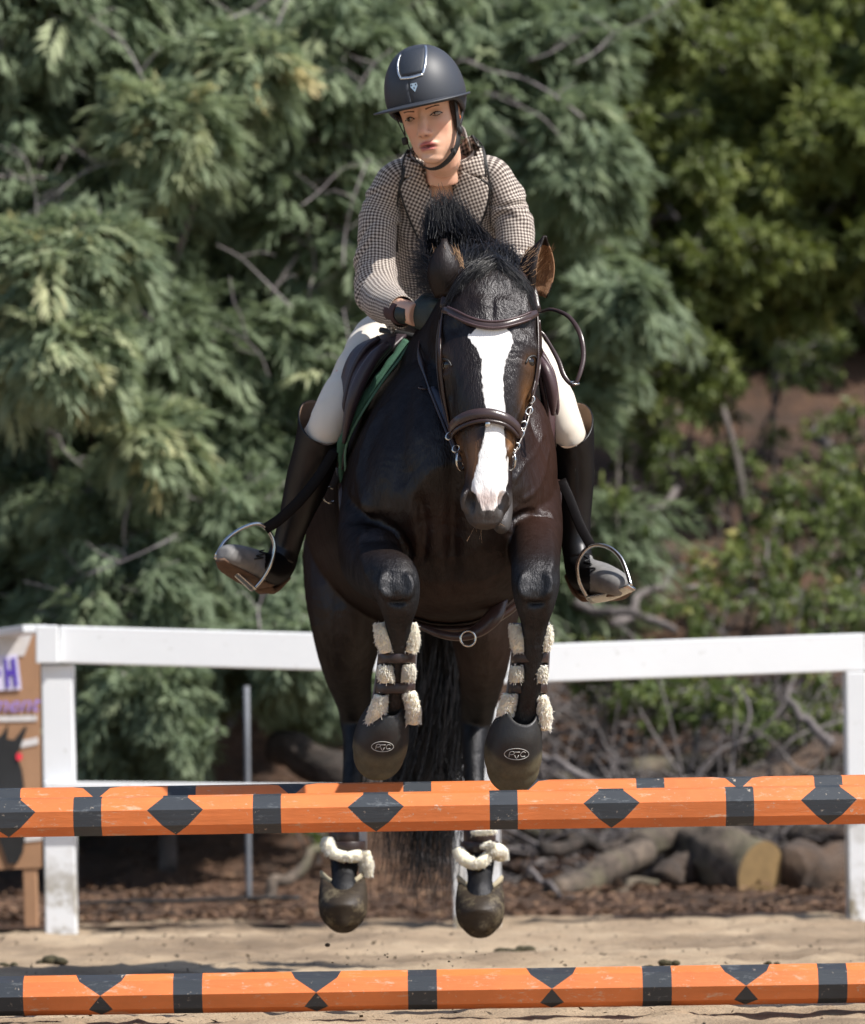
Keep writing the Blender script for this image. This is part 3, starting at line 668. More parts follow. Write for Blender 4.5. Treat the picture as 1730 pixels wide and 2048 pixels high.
tree('wattle_tree', 'feathery grey-green wattle tree filling the left edge, with the sunlit clump', 'tree', ground_at(60, 20.9),
 region(-250, 330, -60, 1250, 20.5, 26, 240, .35, 56, 7, 1, 1)+[(90, 540, 19.5, 130, 60, .25, 70, 10, 1.0,  .42), (190, 490, 19.5, 80, 50, .2, 40, 10, 1, .42), (140, 690, 19.4, 110, 55, .25, 56, 10, 1, .42), (40, 640, 19.5, 70, 70, .2, 30, 10, 1, .4), (300, 870, 19.7, 90, 40, .2, 24, 9, 1, .5), (330, 250, 19.9, 130, 60, .2, 36, 10, 1, .4), (480, 120, 20.2, 130, 60, .2, 36, 10, 1, .4)], 'frond', M_wat, 21, branches=22, brect=(-20, 340, 60, 1150, 20.1), L=.20, group=WG, gap=.13, twig=.0055, **FR)  # closer clumps tinted paler: new growth, plus sunlight put into the leaf colour
tree('wattle_tree', 'feathery wattle tree left of the rider with bare grey twigs showing', 'tree', ground_at(420, 21.6), region(300, 720, -60, 1000, 21.0, 26, 235, .35, 56, 7, 1, 2), 'frond', M_wat, 22, branches=24, brect=(330, 720, 40, 900, 20.5), L=.20, group=WG, gap=.13, twig=.0055, **FR)
tree('wattle_tree', 'low drooping wattle whose dark fronds hang behind the left fence rail', 'tree', ground_at(330, 20.2),
 region(130, 620, 1000, 1330, 19.9, 12, 160, .3, 46, 7, 1, 3)+[(320, 1400, 19.6, 170, 110, .3, 80, 10, .95), (400, 1480, 19.5, 100, 70, .25, 35, 9, .9), (210, 1470, 19.6, 80, 70, .3, 30, 9, .9), (640, 1340, 20.3, 120, 100, .3, 30, 9, 1)], 'frond', M_wat, 23, branches=6, brect=(150, 600, 1050, 1400, 19.5), L=.15, trunk_r=.04, group=WG, gap=.28, droop=-.5, twig=.0045, **FR)
tree('wattle_tree', 'blue-green wattle reaching out to the right of the helmet', 'tree', ground_at(900, 22.2),
 region(690, 1100, -60, 900, 21.6, 22, 195, .35, 50, 7, 1, 4)+[(1150, 330, 21.2, 110, 80, .25, 40, 10, 1), (1120, 90, 21.4, 130, 80, .25, 36, 10, 1), (1130, 250, 21.2, 100, 60, .25, 26, 10, 1), (1250, 600, 20.9, 100, 45, .2, 22, 9, 1), (1160, 790, 21.2, 60, 90, .2, 14, 9, 1)], 'frond', M_wat, 24, branches=12, brect=(700, 1180, 40, 560, 21.1), L=.20, group=WG, gap=.13, twig=.0055, **FR)
tree('wattle_tree', 'big shaded wattle standing farther back behind the other feathery trees', 'tree', ground_at(250, 24.5), region(-350, 1050, -100, 1300, 22.7, 60, 260, .4, 44, 7, 1.25, 5), 'frond', M_wat, 25, L=.21, K=7, group=WG, gap=.1)
RG = 'broad-leaved trees on the right bank'
tree('broadleaf_tree', 'dark olive-green tree rising behind the rider to the right of the wattle', 'tree', ground_at(1180, 25.5),
 region(1050, 1440, -60, 640, 23.3, 26, 125, .4, 50, 9, 1, 11)+region(1120, 1380, 600, 860, 23.0, 8, 100, .35, 40, 9, 1, 12)+region(950, 1450, -420, -80, 25.3, 4, 200, .6, 26, 9, 1.5, 13), 'spray', M_lau, 31, L=.085, K=9, group=RG, twig=.004, gap=.30, trunk_r=.03)  # last region: unseen upper crown, added to shade the bank
tree('broadleaf_tree', 'broad-leaved tree at the upper right corner with pale drooping leaf clusters', 'tree', ground_at(1790, 25.0),
 region(1420, 1780, 60, 440, 24.4, 16, 100, .35, 44, 9, 1.1, 14)+region(1560, 1800, 400, 600, 24.2, 6, 90, .3, 36, 9, 1.1, 15)+region(1700, 2000, 0, 900, 24.8, 8, 150, .5, 40, 9, 1.1, 16)+region(1500, 2000, -400, 0, 25, 4, 200, .6, 26, 9, 1.5, 17), 'spray', M_lau, 32, L=.10, K=9, group=RG, twig=.004, sun_tip=.35, gap=.34, trunk_r=.03)  # the topmost region is out of view, added to cast shade on the slope
tree('broadleaf_tree', 'distant shaded tree in the dark gap high on the right, overhead crown added for shade', 'tree', ground_at(1900, 31),
 region(950, 1850, -100, 620, 28.0, 34, 190, .7, 54, 9, 1.3, 18)+region(1150, 1800, 500, 760, 27.5, 8, 130, .5, 30, 9, 1.3, 19)+region(-300, 1900, -480, -200, 30, 8, 350, 1.2, 30, 9, 2.0, 20), 'spray', M_lau, 33, L=.12, K=7, group=RG, gap=.25, trunk_r=.03)  # the wide overhead region is unseen crown added to shade the hillside
SG = 'green shrubs on the right bank'
SHR = [(1260, 730, 24.0, 120, 90, 50, 'olive bush just right of the looped rein'), (1480, 820, 24.6, 110, 60, 34, 'scattered green sprigs around the leaning sapling high on the slope'), (1680, 850, 24.8, 90, 60, 26, 'little bush by the pale branch at the right edge'), (1560, 1080, 22.3, 120, 60, 50, 'mid-green bush in front of the slope left of the lush one'), (1700, 950, 23.4, 80, 70, 36, 'yellow-green bush half cut off by the right edge'), (1210, 1330, 20.8, 110, 60, 40, 'dark bush under the right rail beside the horse'), (1290, 850, 23.6, 130, 110, 60, 'pale green bush beside the rider boot'), (1440, 960, 23.2, 100, 110, 46, 'thin bush around a leaning sapling on the bank'), (1590, 990, 22.8, 110, 90, 50, 'bright green bush on the bank by the right edge'), (1700, 1060, 22.4, 110, 130, 60, 'lush bush touching the right edge above the rail'),
       (1500, 1140, 22.0, 130, 80, 60, 'bushy shrub above the middle of the right rail'), (1640, 1205, 21.6, 150, 70, 56, 'dark low shrub just over the right rail'), (1380, 1195, 21.6, 90, 60, 20, 'small sparse shrub left of the leafy one above the rail'), (1290, 1370, 20.9, 190, 70, 90, 'dark green shrub seen under the right rail'), (1470, 1420, 20.7, 120, 70, 50, 'green shrub among dead twigs below the right rail'), (1640, 1420, 21.0, 100, 90, 40, 'shrub behind the right fence post with straggly stems'),
       (1560, 700, 25.8, 160, 80, 40, 'scrubby growth on the brown slope at the far right'), (1380, 740, 24.6, 130, 110, 60, 'bush below the olive tree on the slope'), (80, 1590, 20.4, 180, 70, 30, 'low green weeds behind the painted board'), (620, 1640, 20.2, 120, 40, 14, 'sparse green weeds left of the horse tail'), (1240, 1010, 22.4, 60, 60, 12, 'sprig of green leaves beside the right boot')]
for i, (px, py, d, rx, ry, nb, lab) in enumerate(SHR):
    g_ = ground_at(px, d); pt = at(px, py, d)
    if g_.z > pt.z: g_.z = pt.z-.1
    tree('shrub', lab, 'shrub', g_, [(px, py, d, rx, ry, .3, int(nb*.5), 6, 1, .3), (px+rx*.3, py+ry*.7, d-.1, rx*.7, ry*.6, .25, max(4, nb//5), 6, .9)], 'spray', M_shr, 50+i, L=.07, trunk_r=.012, twig=.0035, gap=.33, K=7, group=SG)
# saplings and bare sticks
def stick(pts, r0, lab, name='sapling_stem', mat=None):
    if name == 'bare_branch': pts = [(x, y, d+.35) for x, y, d in pts]; r0 *= .75
    G = Geo(); n = len(pts); loft(G, [(at(*p), r0*(1-.6*i/n), r0*(1-.6*i/n)) for i, p in enumerate(pts)], 9, 5, fn=rough_fn(.08, 12, r0*1000)); tag(link(name, G.mesh(name), mat or M_tr), lab, 'sapling' if name == 'sapling_stem' else 'branch')
stick([(1500, 1180, 22.9), (1482, 960, 23), (1445, 820, 23.1), (1398, 700, 23.2), (1350, 610, 23.4)], .022, 'leaning dark sapling stem on the right bank')
stick([(1232, 1080, 22.6), (1236, 900, 22.7), (1228, 760, 22.8)], .012, 'thin upright stem beside the right boot')
stick([(1548, 960, 24.6), (1546, 840, 24.6), (1550, 740, 24.8)], .014, 'short upright stem on the brown slope')
stick([(-10, 352, 19.6), (40, 355, 19.7), (105, 352, 19.75), (130, 310, 19.8), (165, 270, 19.9)], .012, 'bare forked grey branch near the left edge', 'bare_branch', M_twig)
stick([(390, 385, 20.1), (435, 300, 20.1), (478, 238, 20.2), (490, 150, 20.3)], .012, 'bare grey branch crossing the dark gap left of the helmet', 'bare_branch', M_twig)
stick([(540, 590, 20.2), (575, 540, 20.2), (600, 500, 20.3)], .011, 'short pale branch stub left of the rider elbow', 'bare_branch', M_twig)
stick([(676, 300, 20.6), (680, 200, 20.6), (698, 80, 20.6), (704, -20, 20.7)], .013, 'long upright grey branch just left of the helmet', 'bare_branch', M_twig)
stick([(255, 150, 20.2), (268, 90, 20.2), (300, 30, 20.2), (320, -10, 20.3)], .011, 'slanting grey branch at the top left', 'bare_branch', M_twig)
stick([(-5, 540, 19.4), (60, 548, 19.5), (110, 530, 19.6)], .010, 'pale twig entering at the left edge by the sunlit fronds', 'bare_branch', M_twig)
stick([(1090, 200, 20.9), (1130, 120, 20.9), (1160, 40, 21)], .010, 'grey twig among the wattle fronds right of the helmet', 'bare_branch', M_twig)
# dead twig tangle by the log pile
for i, (a, b, c_) in enumerate((((1470, 1500), (1500, 1430), (1480, 1370)), ((1500, 1480), (1560, 1420), (1590, 1350)), ((1540, 1520), (1600, 1470), (1690, 1440)), ((1380, 1570), (1440, 1500), (1530, 1470)), ((1560, 1500), (1600, 1540), (1680, 1550)), ((1230, 1550), (1235, 1520), (1215, 1495)))):
    stick([(a[0], a[1], 20.3), (b[0], b[1], 20.3), (c_[0], c_[1], 20.4)], .008, ['dead twig standing above the mossy log', 'dead twig bent to the right over the logs', 'low dead twig pointing at the right post', 'dead twig rising from the log pile', 'short dead twig behind the right fence post', 'small dead twig right of the front hoof'][i], 'dead_twig', M_twig)
# ============================================================ HORSE
HR = empty('horse', (0.02, 12.9, 1.25)); tag(HR, 'dark bay horse with a white blaze jumping over orange poles towards the camera', 'horse')
B = Geo()
def trunk_nar(z, zc): return 1-.36*min(1, max(0, (z-zc)/.36))**1.15
# trunk (rump -> chest), side axis = X
loft(B, pl([(812, 1090, 14.42, 60, 90), (815, 1062, 14.33, 150, 165), (822, 1040, 14.12, 206, 210), (835, 1030, 13.85, 226, 228), (855, 1008, 13.5, 226, 245),
            (880, 975, 13.1, 222, 275), (896, 965, 12.8, 210, 286), (901, 972, 12.6, 206, 272), (903, 992, 12.45, 196, 236), (903, 1010, 12.33, 160, 185), (903, 1025, 12.26, 80, 100)]), 36, 4, ex=2.15, fn=lambda v, tt, a, fr: Vector((fr[0].x+(v.x-fr[0].x)*trunk_nar(v.z, fr[0].z), v.y, v.z)))
# neck
loft(B, pl([(893, 900, 13.0, 120, 200), (900, 850, 12.85, 132, 205), (915, 770, 12.68, 112, 185), (940, 690, 12.52, 84, 145), (962, 640, 12.36, 76, 105), (978, 612, 12.22, 76, 72), (980, 605, 12.14, 60, 50)]), 28, 4)
# head, sections run down the face
yawL = Vector((math.cos(R(7)), math.sin(R(7)), 0)); 
HEAD = [(980, 535, 12.2, 42, 28, 34), (981, 560, 12.18, 70, 46, 60), (982, 590, 12.16, 84, 62, 92), (981, 625, 12.15, 92, 72, 120), (979, 665, 12.13, 98, 76, 150), (977, 710, 12.11, 101, 74, 165),
        (975, 752, 12.09, 96, 72, 165), (974, 800, 12.07, 84, 70, 150), (974, 850, 12.05, 68, 66, 118), (974, 900, 12.03, 54, 60, 88), (973, 945, 12.01, 43, 54, 70), (972, 985, 11.99, 45, 50, 66), (971, 1015, 11.98, 43, 42, 62), (971, 1038, 11.97, 34, 30, 50), (971, 1052, 11.965, 20, 12, 30)]
def headsec(v, tt, a, fr):
    p, s, u, t = fr; d = v-p; ls = d.dot(s); lu = d.dot(u)
    return v
loft(B, [(at(x, y, d), w*d/F, hf*d/F, hb*d/F) for x, y, d, w, hf, hb in HEAD], 40, 4, side=yawL, ex=2.35)
# lower jaw / chin seen behind the muzzle
loft(B, pl([(985, 860, 12.22, 46, 55), (995, 950, 12.15, 30, 38), (1000, 1020, 12.1, 26, 26), (1003, 1052, 12.07, 19, 20), (1003, 1064, 12.06, 9, 10)]), 20, 3)
# jowls
for sx in (-1, 1): ball(B, at(976+sx*52, 735, 12.2), (.045, .10, .12), 20, 12)
# pectorals
ball(B, at(754, 1094, 12.24), (.055, .07, .048), 20, 14); ball(B, at(862, 1050, 12.36), (.078, .09, .095), 20, 14); ball(B, at(960, 1062, 12.40), (.075, .09, .09), 20, 14)
ball(B, at(1048, 945, 12.62), (.085, .17, .21), 20, 14); ball(B, at(758, 995, 12.66), (.08, .17, .17), 20, 14)
# front legs
LF = [(745, 1010, 12.72, 62, 88), (742, 1075, 12.52, 68, 80), (744, 1120, 12.32, 62, 66), (764, 1146, 12.14, 54, 56), (789, 1164, 12.02, 50, 54), (797, 1203, 12.0, 42, 40), (797, 1245, 12.03, 27, 30), (796, 1300, 12.07, 22, 28), (793, 1360, 12.11, 22, 28), (789, 1405, 12.14, 27, 32), (782, 1440, 12.17, 31, 34), (772, 1468, 12.21, 27, 28), (763, 1490, 12.25, 30, 32), (758, 1512, 12.28, 38, 36), (757, 1526, 12.29, 26, 24)]
RF = [(1062, 1000, 12.72, 60, 88), (1066, 1055, 12.52, 60, 78), (1070, 1098, 12.32, 52, 62), (1071, 1136, 12.12, 49, 56), (1071, 1164, 12.02, 49, 54), (1070, 1203, 12.0, 42, 40), (1069, 1248, 12.03, 27, 30), (1066, 1305, 12.06, 22, 28), (1061, 1365, 12.09, 22, 28), (1056, 1410, 12.12, 27, 32), (1048, 1448, 12.14, 31, 34), (1040, 1478, 12.17, 27, 28), (1032, 1505, 12.2, 32, 32), (1028, 1535, 12.22, 40, 36), (1028, 1552, 12.23, 26, 24)]
for L_ in (LF, RF): loft(B, pl(L_), 22, 4, ex=2.35)
# hind legs
LH = [(722, 1120, 13.9, 120, 150), (702, 1215, 13.8, 92, 120), (695, 1285, 13.82, 66, 84), (697, 1345, 13.95, 48, 58), (708, 1400, 14.1, 36, 48), (712, 1440, 14.14, 33, 44), (710, 1480, 14.1, 25, 34), (706, 1550, 14.05, 21, 28), (698, 1620, 14.0, 21, 27), (694, 1680, 13.95, 29, 33), (690, 1720, 13.9, 30, 32), (688, 1755, 13.85, 25, 27), (687, 1785, 13.8, 30, 32), (686, 1818, 13.77, 32, 32), (686, 1832, 13.77, 18, 18)]
RH = [(955, 1130, 13.9, 120, 150), (962, 1225, 13.8, 80, 118), (966, 1295, 13.82, 58, 84), (964, 1350, 13.95, 46, 58), (957, 1405, 14.1, 36, 48), (952, 1445, 14.14, 33, 44), (949, 1485, 14.1, 25, 34), (948, 1555, 14.05, 21, 28), (954, 1620, 14.0, 21, 27), (959, 1680, 13.95, 29, 33), (960, 1722, 13.9, 29, 32), (960, 1758, 13.85, 25, 27), (960, 1790, 13.8, 30, 32), (960, 1826, 13.77, 32, 32), (960, 1840, 13.77, 18, 18)]
for L_ in (LH, RH): loft(B, pl(L_), 22, 4)
# nostril wings
for pts in ([(950, 972), (938, 978), (929, 990), (927, 1004), (932, 1020), (942, 1030)], [(992, 972), (1004, 977), (1014, 988), (1017, 1002), (1012, 1018), (1002, 1029)]):
    loft(B, [(at(x, y, 11.945+.02*abs(i-2)/2), .0062, .0062) for i, (x, y) in enumerate(pts)], 8, 3)
body = remesh(B, .0046, 14, .5, 'body')
k = 12.1/F
def hp_(x, y, d=12.03): return at(x, y, d)
# sculpting: (centre, radius, push)
bumps(body, [
  (at(886, 706, 12.06), (.022, .03, .018), .012), (at(1071, 702, 12.1), (.022, .03, .018), .012), (at(886, 752, 12.06), (.018, .03, .010), .004), (at(1068, 748, 12.1), (.018, .03, .010), .004),          # orbit
  (at(904, 655, 12.05), (.022, .03, .020), -.010), (at(1054, 652, 12.07), (.022, .03, .020), -.010),         # hollows over the eyes
  (at(900, 780, 12.02), (.018, .03, .05), -.008), (at(1048, 780, 12.05), (.018, .03, .05), -.008),
  (at(880, 790, 12.08), (.012, .04, .04), .006), (at(1064, 790, 12.1), (.012, .04, .04), .006),
  (at(938, 860, 12.0), (.014, .03, .05), -.006), (at(1010, 860, 12.0), (.014, .03, .05), -.006),
  (at(985, 615, 12.05), (.006, .03, .03), -.005), (at(965, 600, 12.05), (.02, .03, .02), .005), (at(1010, 600, 12.06), (.02, .03, .02), .005),
  (at(941, 1004, 11.94), (.008, .03, .022), -.022), (at(1004, 1003, 11.95), (.008, .03, .022), -.022),        # nostrils
  (at(928, 998, 11.97), (.007, .02, .03), .010), (at(1015, 996, 11.98), (.007, .02, .03), .010),
  (at(953, 985, 11.93), (.008, .02, .018), .005), (at(991, 985, 11.93), (.008, .02, .018), .005),
  (at(971, 1025, 11.94), (.006, .02, .02), -.004),
  (at(971, 1046, 11.95), (.03, .03, .006), .004),
  (at(905, 1090, 12.3), (.02, .1, .10), -.02), (at(905, 960, 12.3), (.02, .1, .12), -.012),
  (at(1040, 860, 12.5), (.03, .1, .10), .012), (at(1075, 960, 12.5), (.03, .1, .12), .010), (at(1030, 1010, 12.4), (.05, .1, .02), -.012),
  (at(1060, 1040, 12.4), (.06, .12, .014), -.012), (at(735, 1040, 12.4), (.06, .12, .014), -.012),
  (at(766, 1150, 11.98), (.03, .04, .012), -.005), (at(800, 1185, 11.95), (.02, .04, .02), .005), (at(1060, 1185, 11.95), (.02, .04, .02), .004),
  (at(778, 1205, 11.97), (.012, .03, .02), .006), (at(1092, 1200, 11.97), (.012, .03, .02), .006)])
body = thin(body, .38, lambda c: (c[:, 1] < 12.32) & (c[:, 2] > .62) | ((c[:, 1] < 12.75) & (c[:, 0] > .12) & (c[:, 2] > 1.15)))
# veins and tendons as fine raised lines
vl = []
for line, rr_, am in (([(1010, 905), (1035, 880), (1050, 850), (1062, 815)], .007, .0035), ([(1030, 960), (1052, 925), (1072, 905), (1085, 870)], .007, .003), ([(1045, 1000), (1068, 985), (1088, 950), (1098, 900)], .009, .003), ([(900, 800), (905, 830), (918, 860)], .005, .003), ([(1050, 790), (1040, 820), (1028, 850)], .005, .003), ([(930, 900), (936, 930), (932, 960)], .005, .0028), ([(1015, 900), (1012, 935), (1014, 965)], .005, .0028),
                       ([(730, 1060), (722, 1100), (735, 1150)], .012, .006), ([(1100, 1060), (1105, 1100), (1100, 1140)], .012, .006), ([(840, 1000), (850, 1060), (845, 1120)], .014, -.008), ([(700, 1000), (740, 1040), (790, 1060), (820, 1110)], .013, -.009), ([(1020, 1080), (1030, 1040), (1060, 1025), (1100, 1030)], .010, -.009), ([(770, 820), (740, 880), (720, 950), (735, 1020)], .022, .008), ([(820, 760), (800, 860), (800, 960)], .03, -.008),
                       ([(768, 1150), (765, 1175), (775, 1195)], .010, .006), ([(815, 1150), (820, 1175), (812, 1195)], .010, .006), ([(778, 1203), (795, 1208), (812, 1203)], .007, -.005), ([(1048, 1150), (1044, 1175), (1052, 1196)], .010, .006), ([(1094, 1150), (1098, 1172), (1092, 1194)], .010, .006), ([(1056, 1206), (1070, 1210), (1086, 1205)], .007, -.005), ([(786, 1230), (786, 1290)], .006, -.004), ([(806, 1230), (804, 1290)], .006, -.004), ([(1060, 1230), (1058, 1290)], .006, -.004), ([(1080, 1230), (1076, 1290)], .006, -.004)):
    tr0 = BVHTree.FromPolygons(coords(body).tolist(), [tuple(p.vertices) for p in body.polygons]) if not vl else tr0
    L_ = catmull(line, 7)
    for a_, b_ in L_:
        h_ = tr0.ray_cast(Vector((0, 0, H)), (at(a_, b_, 10)-Vector((0, 0, H))).normalized())[0]
        if h_ is not None: vl.append((h_, rr_, am*.62))
bumps(body, vl)
co = coords(body); px, py = pix_np(co); Y = co[:, 1]
# pigment fields
jit = np.array([noise.noise(Vector((c[0]*30, c[2]*22, 3)))*2.2+noise.noise(Vector((c[0]*170, c[2]*60, 9)))*3.5 for c in co[(Y < 12.3)]]); J = np.zeros(len(co)); J[Y < 12.3] = jit
rows_ = np.array([(652, 955, 1005), (662, 944, 1018), (672, 935, 1025), (684, 942, 1026), (697, 954, 1022), (706, 957, 1018), (718, 961, 1012), (740, 963, 1008), (775, 966, 1006), (800, 967, 1009), (830, 972, 1012), (860, 971, 1008), (880, 966, 1010), (905, 959, 1013), (935, 952, 1014), (965, 944, 1015), (982, 946, 1010), (994, 952, 1004), (1008, 957, 998), (1020, 964, 988)], float)
lft = np.interp(py, rows_[:, 0], rows_[:, 1]); rgt = np.interp(py, rows_[:, 0], rows_[:, 2])
sd = np.minimum(np.minimum(px-lft, rgt-px), np.minimum(py-650, (1022-py)))+J
sd = np.where((Y < 12.12) & (py > 560) & (py < 1060), sd, -40)
attr(body, 'blaze', np.clip(sd/12, -1, 1)*.5+.5)
attr(body, 'pink', np.where(Y < 12.1, np.exp(-((py-998)/22)**2-((px-972)/26)**2), 0))
leg = np.clip((py-1105)/50, 0, 1)*(Y < 12.36)+np.clip((py-1330)/90, 0, 1)*(Y > 13.3)
muz = np.clip((py-975)/35, 0, 1)*(Y < 12.12)*(py < 1075)
tan = np.zeros(len(co))
for x, y, rx, ry, a in ((946, 915, 12, 45, .9), (1020, 880, 8, 26, 1.0), (1055, 795, 14, 40, .55), (915, 905, 14, 30, .6), (893, 880, 14, 22, .3), (888, 730, 16, 20, .25), (1060, 725, 14, 20, .3)):
    tan += a*np.exp(-((px-x)/rx)**2-((py-y)/ry)**2)*(Y < 12.16)
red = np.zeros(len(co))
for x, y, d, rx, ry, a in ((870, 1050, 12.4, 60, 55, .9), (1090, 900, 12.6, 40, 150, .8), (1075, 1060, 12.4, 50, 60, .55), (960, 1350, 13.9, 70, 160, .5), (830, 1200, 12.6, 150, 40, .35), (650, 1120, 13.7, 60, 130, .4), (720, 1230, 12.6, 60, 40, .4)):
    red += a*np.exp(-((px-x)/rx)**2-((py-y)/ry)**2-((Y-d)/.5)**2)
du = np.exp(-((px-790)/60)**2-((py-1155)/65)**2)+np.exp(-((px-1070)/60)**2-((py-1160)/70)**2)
attr(body, 'dust', np.clip(du*(Y < 12.25)*.75, 0, 1))
attr(body, 'black', np.clip(leg+muz*.4, 0, 1)); attr(body, 'tan', np.clip(tan, 0, 1)); attr(body, 'red', np.clip(red, 0, 1)); attr(body, 'muzzle', muz)

t = NT('horse_coat'); v = t.obj(); vs = t.obj(scale=(1, 1, .22))
n1 = t.noise(9, 5, .6, v); nf = t.noise(260, 3, .6, vs); nm = t.noise(45, 4, .6, vs)
c = t.mix(n1, (.0045, .0029, .0024), (.0115, .0072, .0056))
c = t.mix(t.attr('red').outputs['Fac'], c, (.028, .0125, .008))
c = t.mix(t.attr('black').outputs['Fac'], c, (.0045, .0046, .0052)); 
c = t.mix(t.attr('tan').outputs['Fac'], c, (.17, .085, .035)); c = t.mix(t.math('MULTIPLY', t.attr('muzzle').outputs['Fac'], .6), c, (.085, .082, .082))
c = t.mix(t.math('MULTIPLY', nm, .35), c, t.mix(1.0, c, (2.2, 2.0, 1.9), 'MULTIPLY'))
dm = t.math('MULTIPLY', t.attr('dust').outputs['Fac'], t.ramp(t.noise(300, 3, .7, v), [(.5, (0, 0, 0)), (.66, (1, 1, 1))])); c = t.mix(t.math('MULTIPLY', dm, .8), c, (.06, .06, .065))
bl = t.math('ADD', t.attr('blaze').outputs['Fac'], t.math('MULTIPLY', t.math('SUBTRACT', nm, .5), .5))
blf = t.ramp(bl, [(.46, (0, 0, 0)), (.56, (1, 1, 1))])
c = t.mix(blf, c, t.mix(t.attr('pink').outputs['Fac'], (.82, .80, .79), (.77, .64, .61)))
t.col(c).set(Roughness=t.mix(blf, t.mix(t.attr('black').outputs['Fac'], (.34, .34, .34), (.46, .46, .46)), (.6, .6, .6)))
t.b.inputs['Specular IOR Level'].default_value = .22; t.b.inputs['Sheen Weight'].default_value = .02; t.b.inputs['Sheen Roughness'].default_value = .4; t.b.inputs['Sheen Tint'].default_value = (.8, .75, .8, 1)
h = t.math('ADD', t.math('MULTIPLY', nf, .35), t.math('ADD', t.math('MULTIPLY', t.noise(16, 4, .6, vs), 1.0), t.math('MULTIPLY', t.noise(6, 3, .5, v, .8), 2.2))); t.bump(h, .42, .018)
softcoat(t, c, t.mix(t.attr('black').outputs['Fac'], (.34, .34, .34), (.48, .48, .48)), t.math('MULTIPLY_ADD', nm, .03, .016))
M_coat = t.m
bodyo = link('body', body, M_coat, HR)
bv = BVHTree.FromPolygons([c for c in coords(body).tolist()], [tuple(p.vertices) for p in body.polygons])
CAM = Vector((0, 0, H))
def surf(px, py, off=0.0, tree=None, dflt=12.1):
    dr = (at(px, py, 10)-CAM).normalized(); loc, n, i, ds = (tree or bv).ray_cast(CAM, dr)
    if loc is None: return at(px, py, dflt), Vector((0, -1, 0))
    if n.dot(dr) > 0: n = -n
    return loc+n*off, n

# eyes
M_eye = simple('horse_eye', (.008, .005, .004), .06, var=.1, spec=.8); M_lid = simple('eyelid', (.012, .010, .010), .45, var=.3, scale=120, bump=.3)
for x, y, sx in ((889, 730, -1), (1065, 724, 1)):
    c, n = surf(x, y, 0); c = c-n*.0150
    G = Geo(); ball(G, c, (.018, .02, .017), 20, 12); eye = link('eye', G.mesh('eye'), M_eye, HR)
    G = Geo(); pts = [surf(x+dx*sx, y+dy, .0005)[0] for dx, dy in ((-14, 3), (-8, -8), (0, -12), (6, -10), (9, 0))]
    loft(G, [(p, .0028, .0028) for p in pts], 8, 4); link('eyelid', G.mesh('eyelid'), M_lid, eye)
# ears
t = NT('ear_back'); v = t.obj(scale=(1, 1, .3)); c = t.mix(t.noise(60, 4, .6, v), (.006, .0045, .004), (.020, .012, .009)); t.bump(t.noise(220, 3, .6, v), .5, .004); softcoat(t, c, .45, .025); M_ear = t.m; M_earin = simple('ear_lining', (.23, .115, .055), .7, var=.35, scale=140, bump=.6); M_fuzz = simple('ear_fuzz', (.40, .24, .13), .7)
def ear(base, tip, face, w, label, lining, mats):
    G = Geo(); ax = tip-base; L = ax.length; ax.normalize(); f = (face-ax*face.dot(ax)).normalized(); s = ax.cross(f).normalized()
    rows = []
    for i in range(13):
        tt = i/12; ww = w*(.62+.9*tt-1.2*tt*tt)*(1-tt**5)*1.12*(1 if tt < .98 else .25); ww = max(ww, .0035)
        row = []
        for j in range(11):
            a = (j/10-.5)*2*R(125)*(1-.25*tt)
            row.append(base+ax*L*tt+s*math.sin(a)*ww+f*(-math.cos(a))*ww*1.0+s*0.012*math.sin(tt*2.5))
        rows.append(row)
    grid_slab(G, rows, .004, None)
    me = G.mesh('ear'); o = link('ear', me, [M_ear, M_earin], HR)
    for p in me.polygons:
        cn = sum((me.vertices[v].co for v in p.vertices), Vector())/len(p.vertices); tt = (cn-base).dot(ax)/L; axp = base+ax*L*tt
        if p.normal.dot(axp+f*w*.2-cn) > 0 and tt < .86: p.material_index = 1
    if label: o['label'] = label
    # lining hair
    n = 260; r = np.random.default_rng(int(w*9999)+n); bt = r.random(n)*.75+.02; aa = (r.random(n)-.5)*2*R(118); ww = w*(.62+.9*bt-1.2*bt*bt)*1.1
    A = np.array(ax); Fv = np.array(f); S = np.array(s); b0 = np.array(base)
    p0 = b0+A*(bt*L)[:, None]+S*(np.sin(aa)*ww)[:, None]-Fv*(np.cos(aa)*ww*.96)[:, None]
    dr = A*.6+Fv*.55-S*np.sin(aa)[:, None]*.35+r.normal(0, .22, (n, 3)); ln = (.018+.016*r.random(n))[:, None]
    P = bez(p0, p0+dr*ln*.4, p0+dr*ln*.5+A*ln*.2, p0+dr*ln*.7+A*ln*.25, 4); V, q = tube_np(P, np.linspace(.0007, .0001, 4)[None]*np.ones((n, 1)))
    h = link('ear_hair', np_mesh('ear_hair', V, q), M_fuzz, o); h['kind'] = 'stuff'
    return o
ear(at(900, 592, 12.24), at(893, 478, 12.22), Vector((-.55, .80, 0)), .047, 'dark ear turned sideways', True, None)
ear(at(1064, 592, 12.26), at(1088, 474, 12.22), Vector((.85, -.50, .0)), .054, 'ear with tan hair inside', True, None)

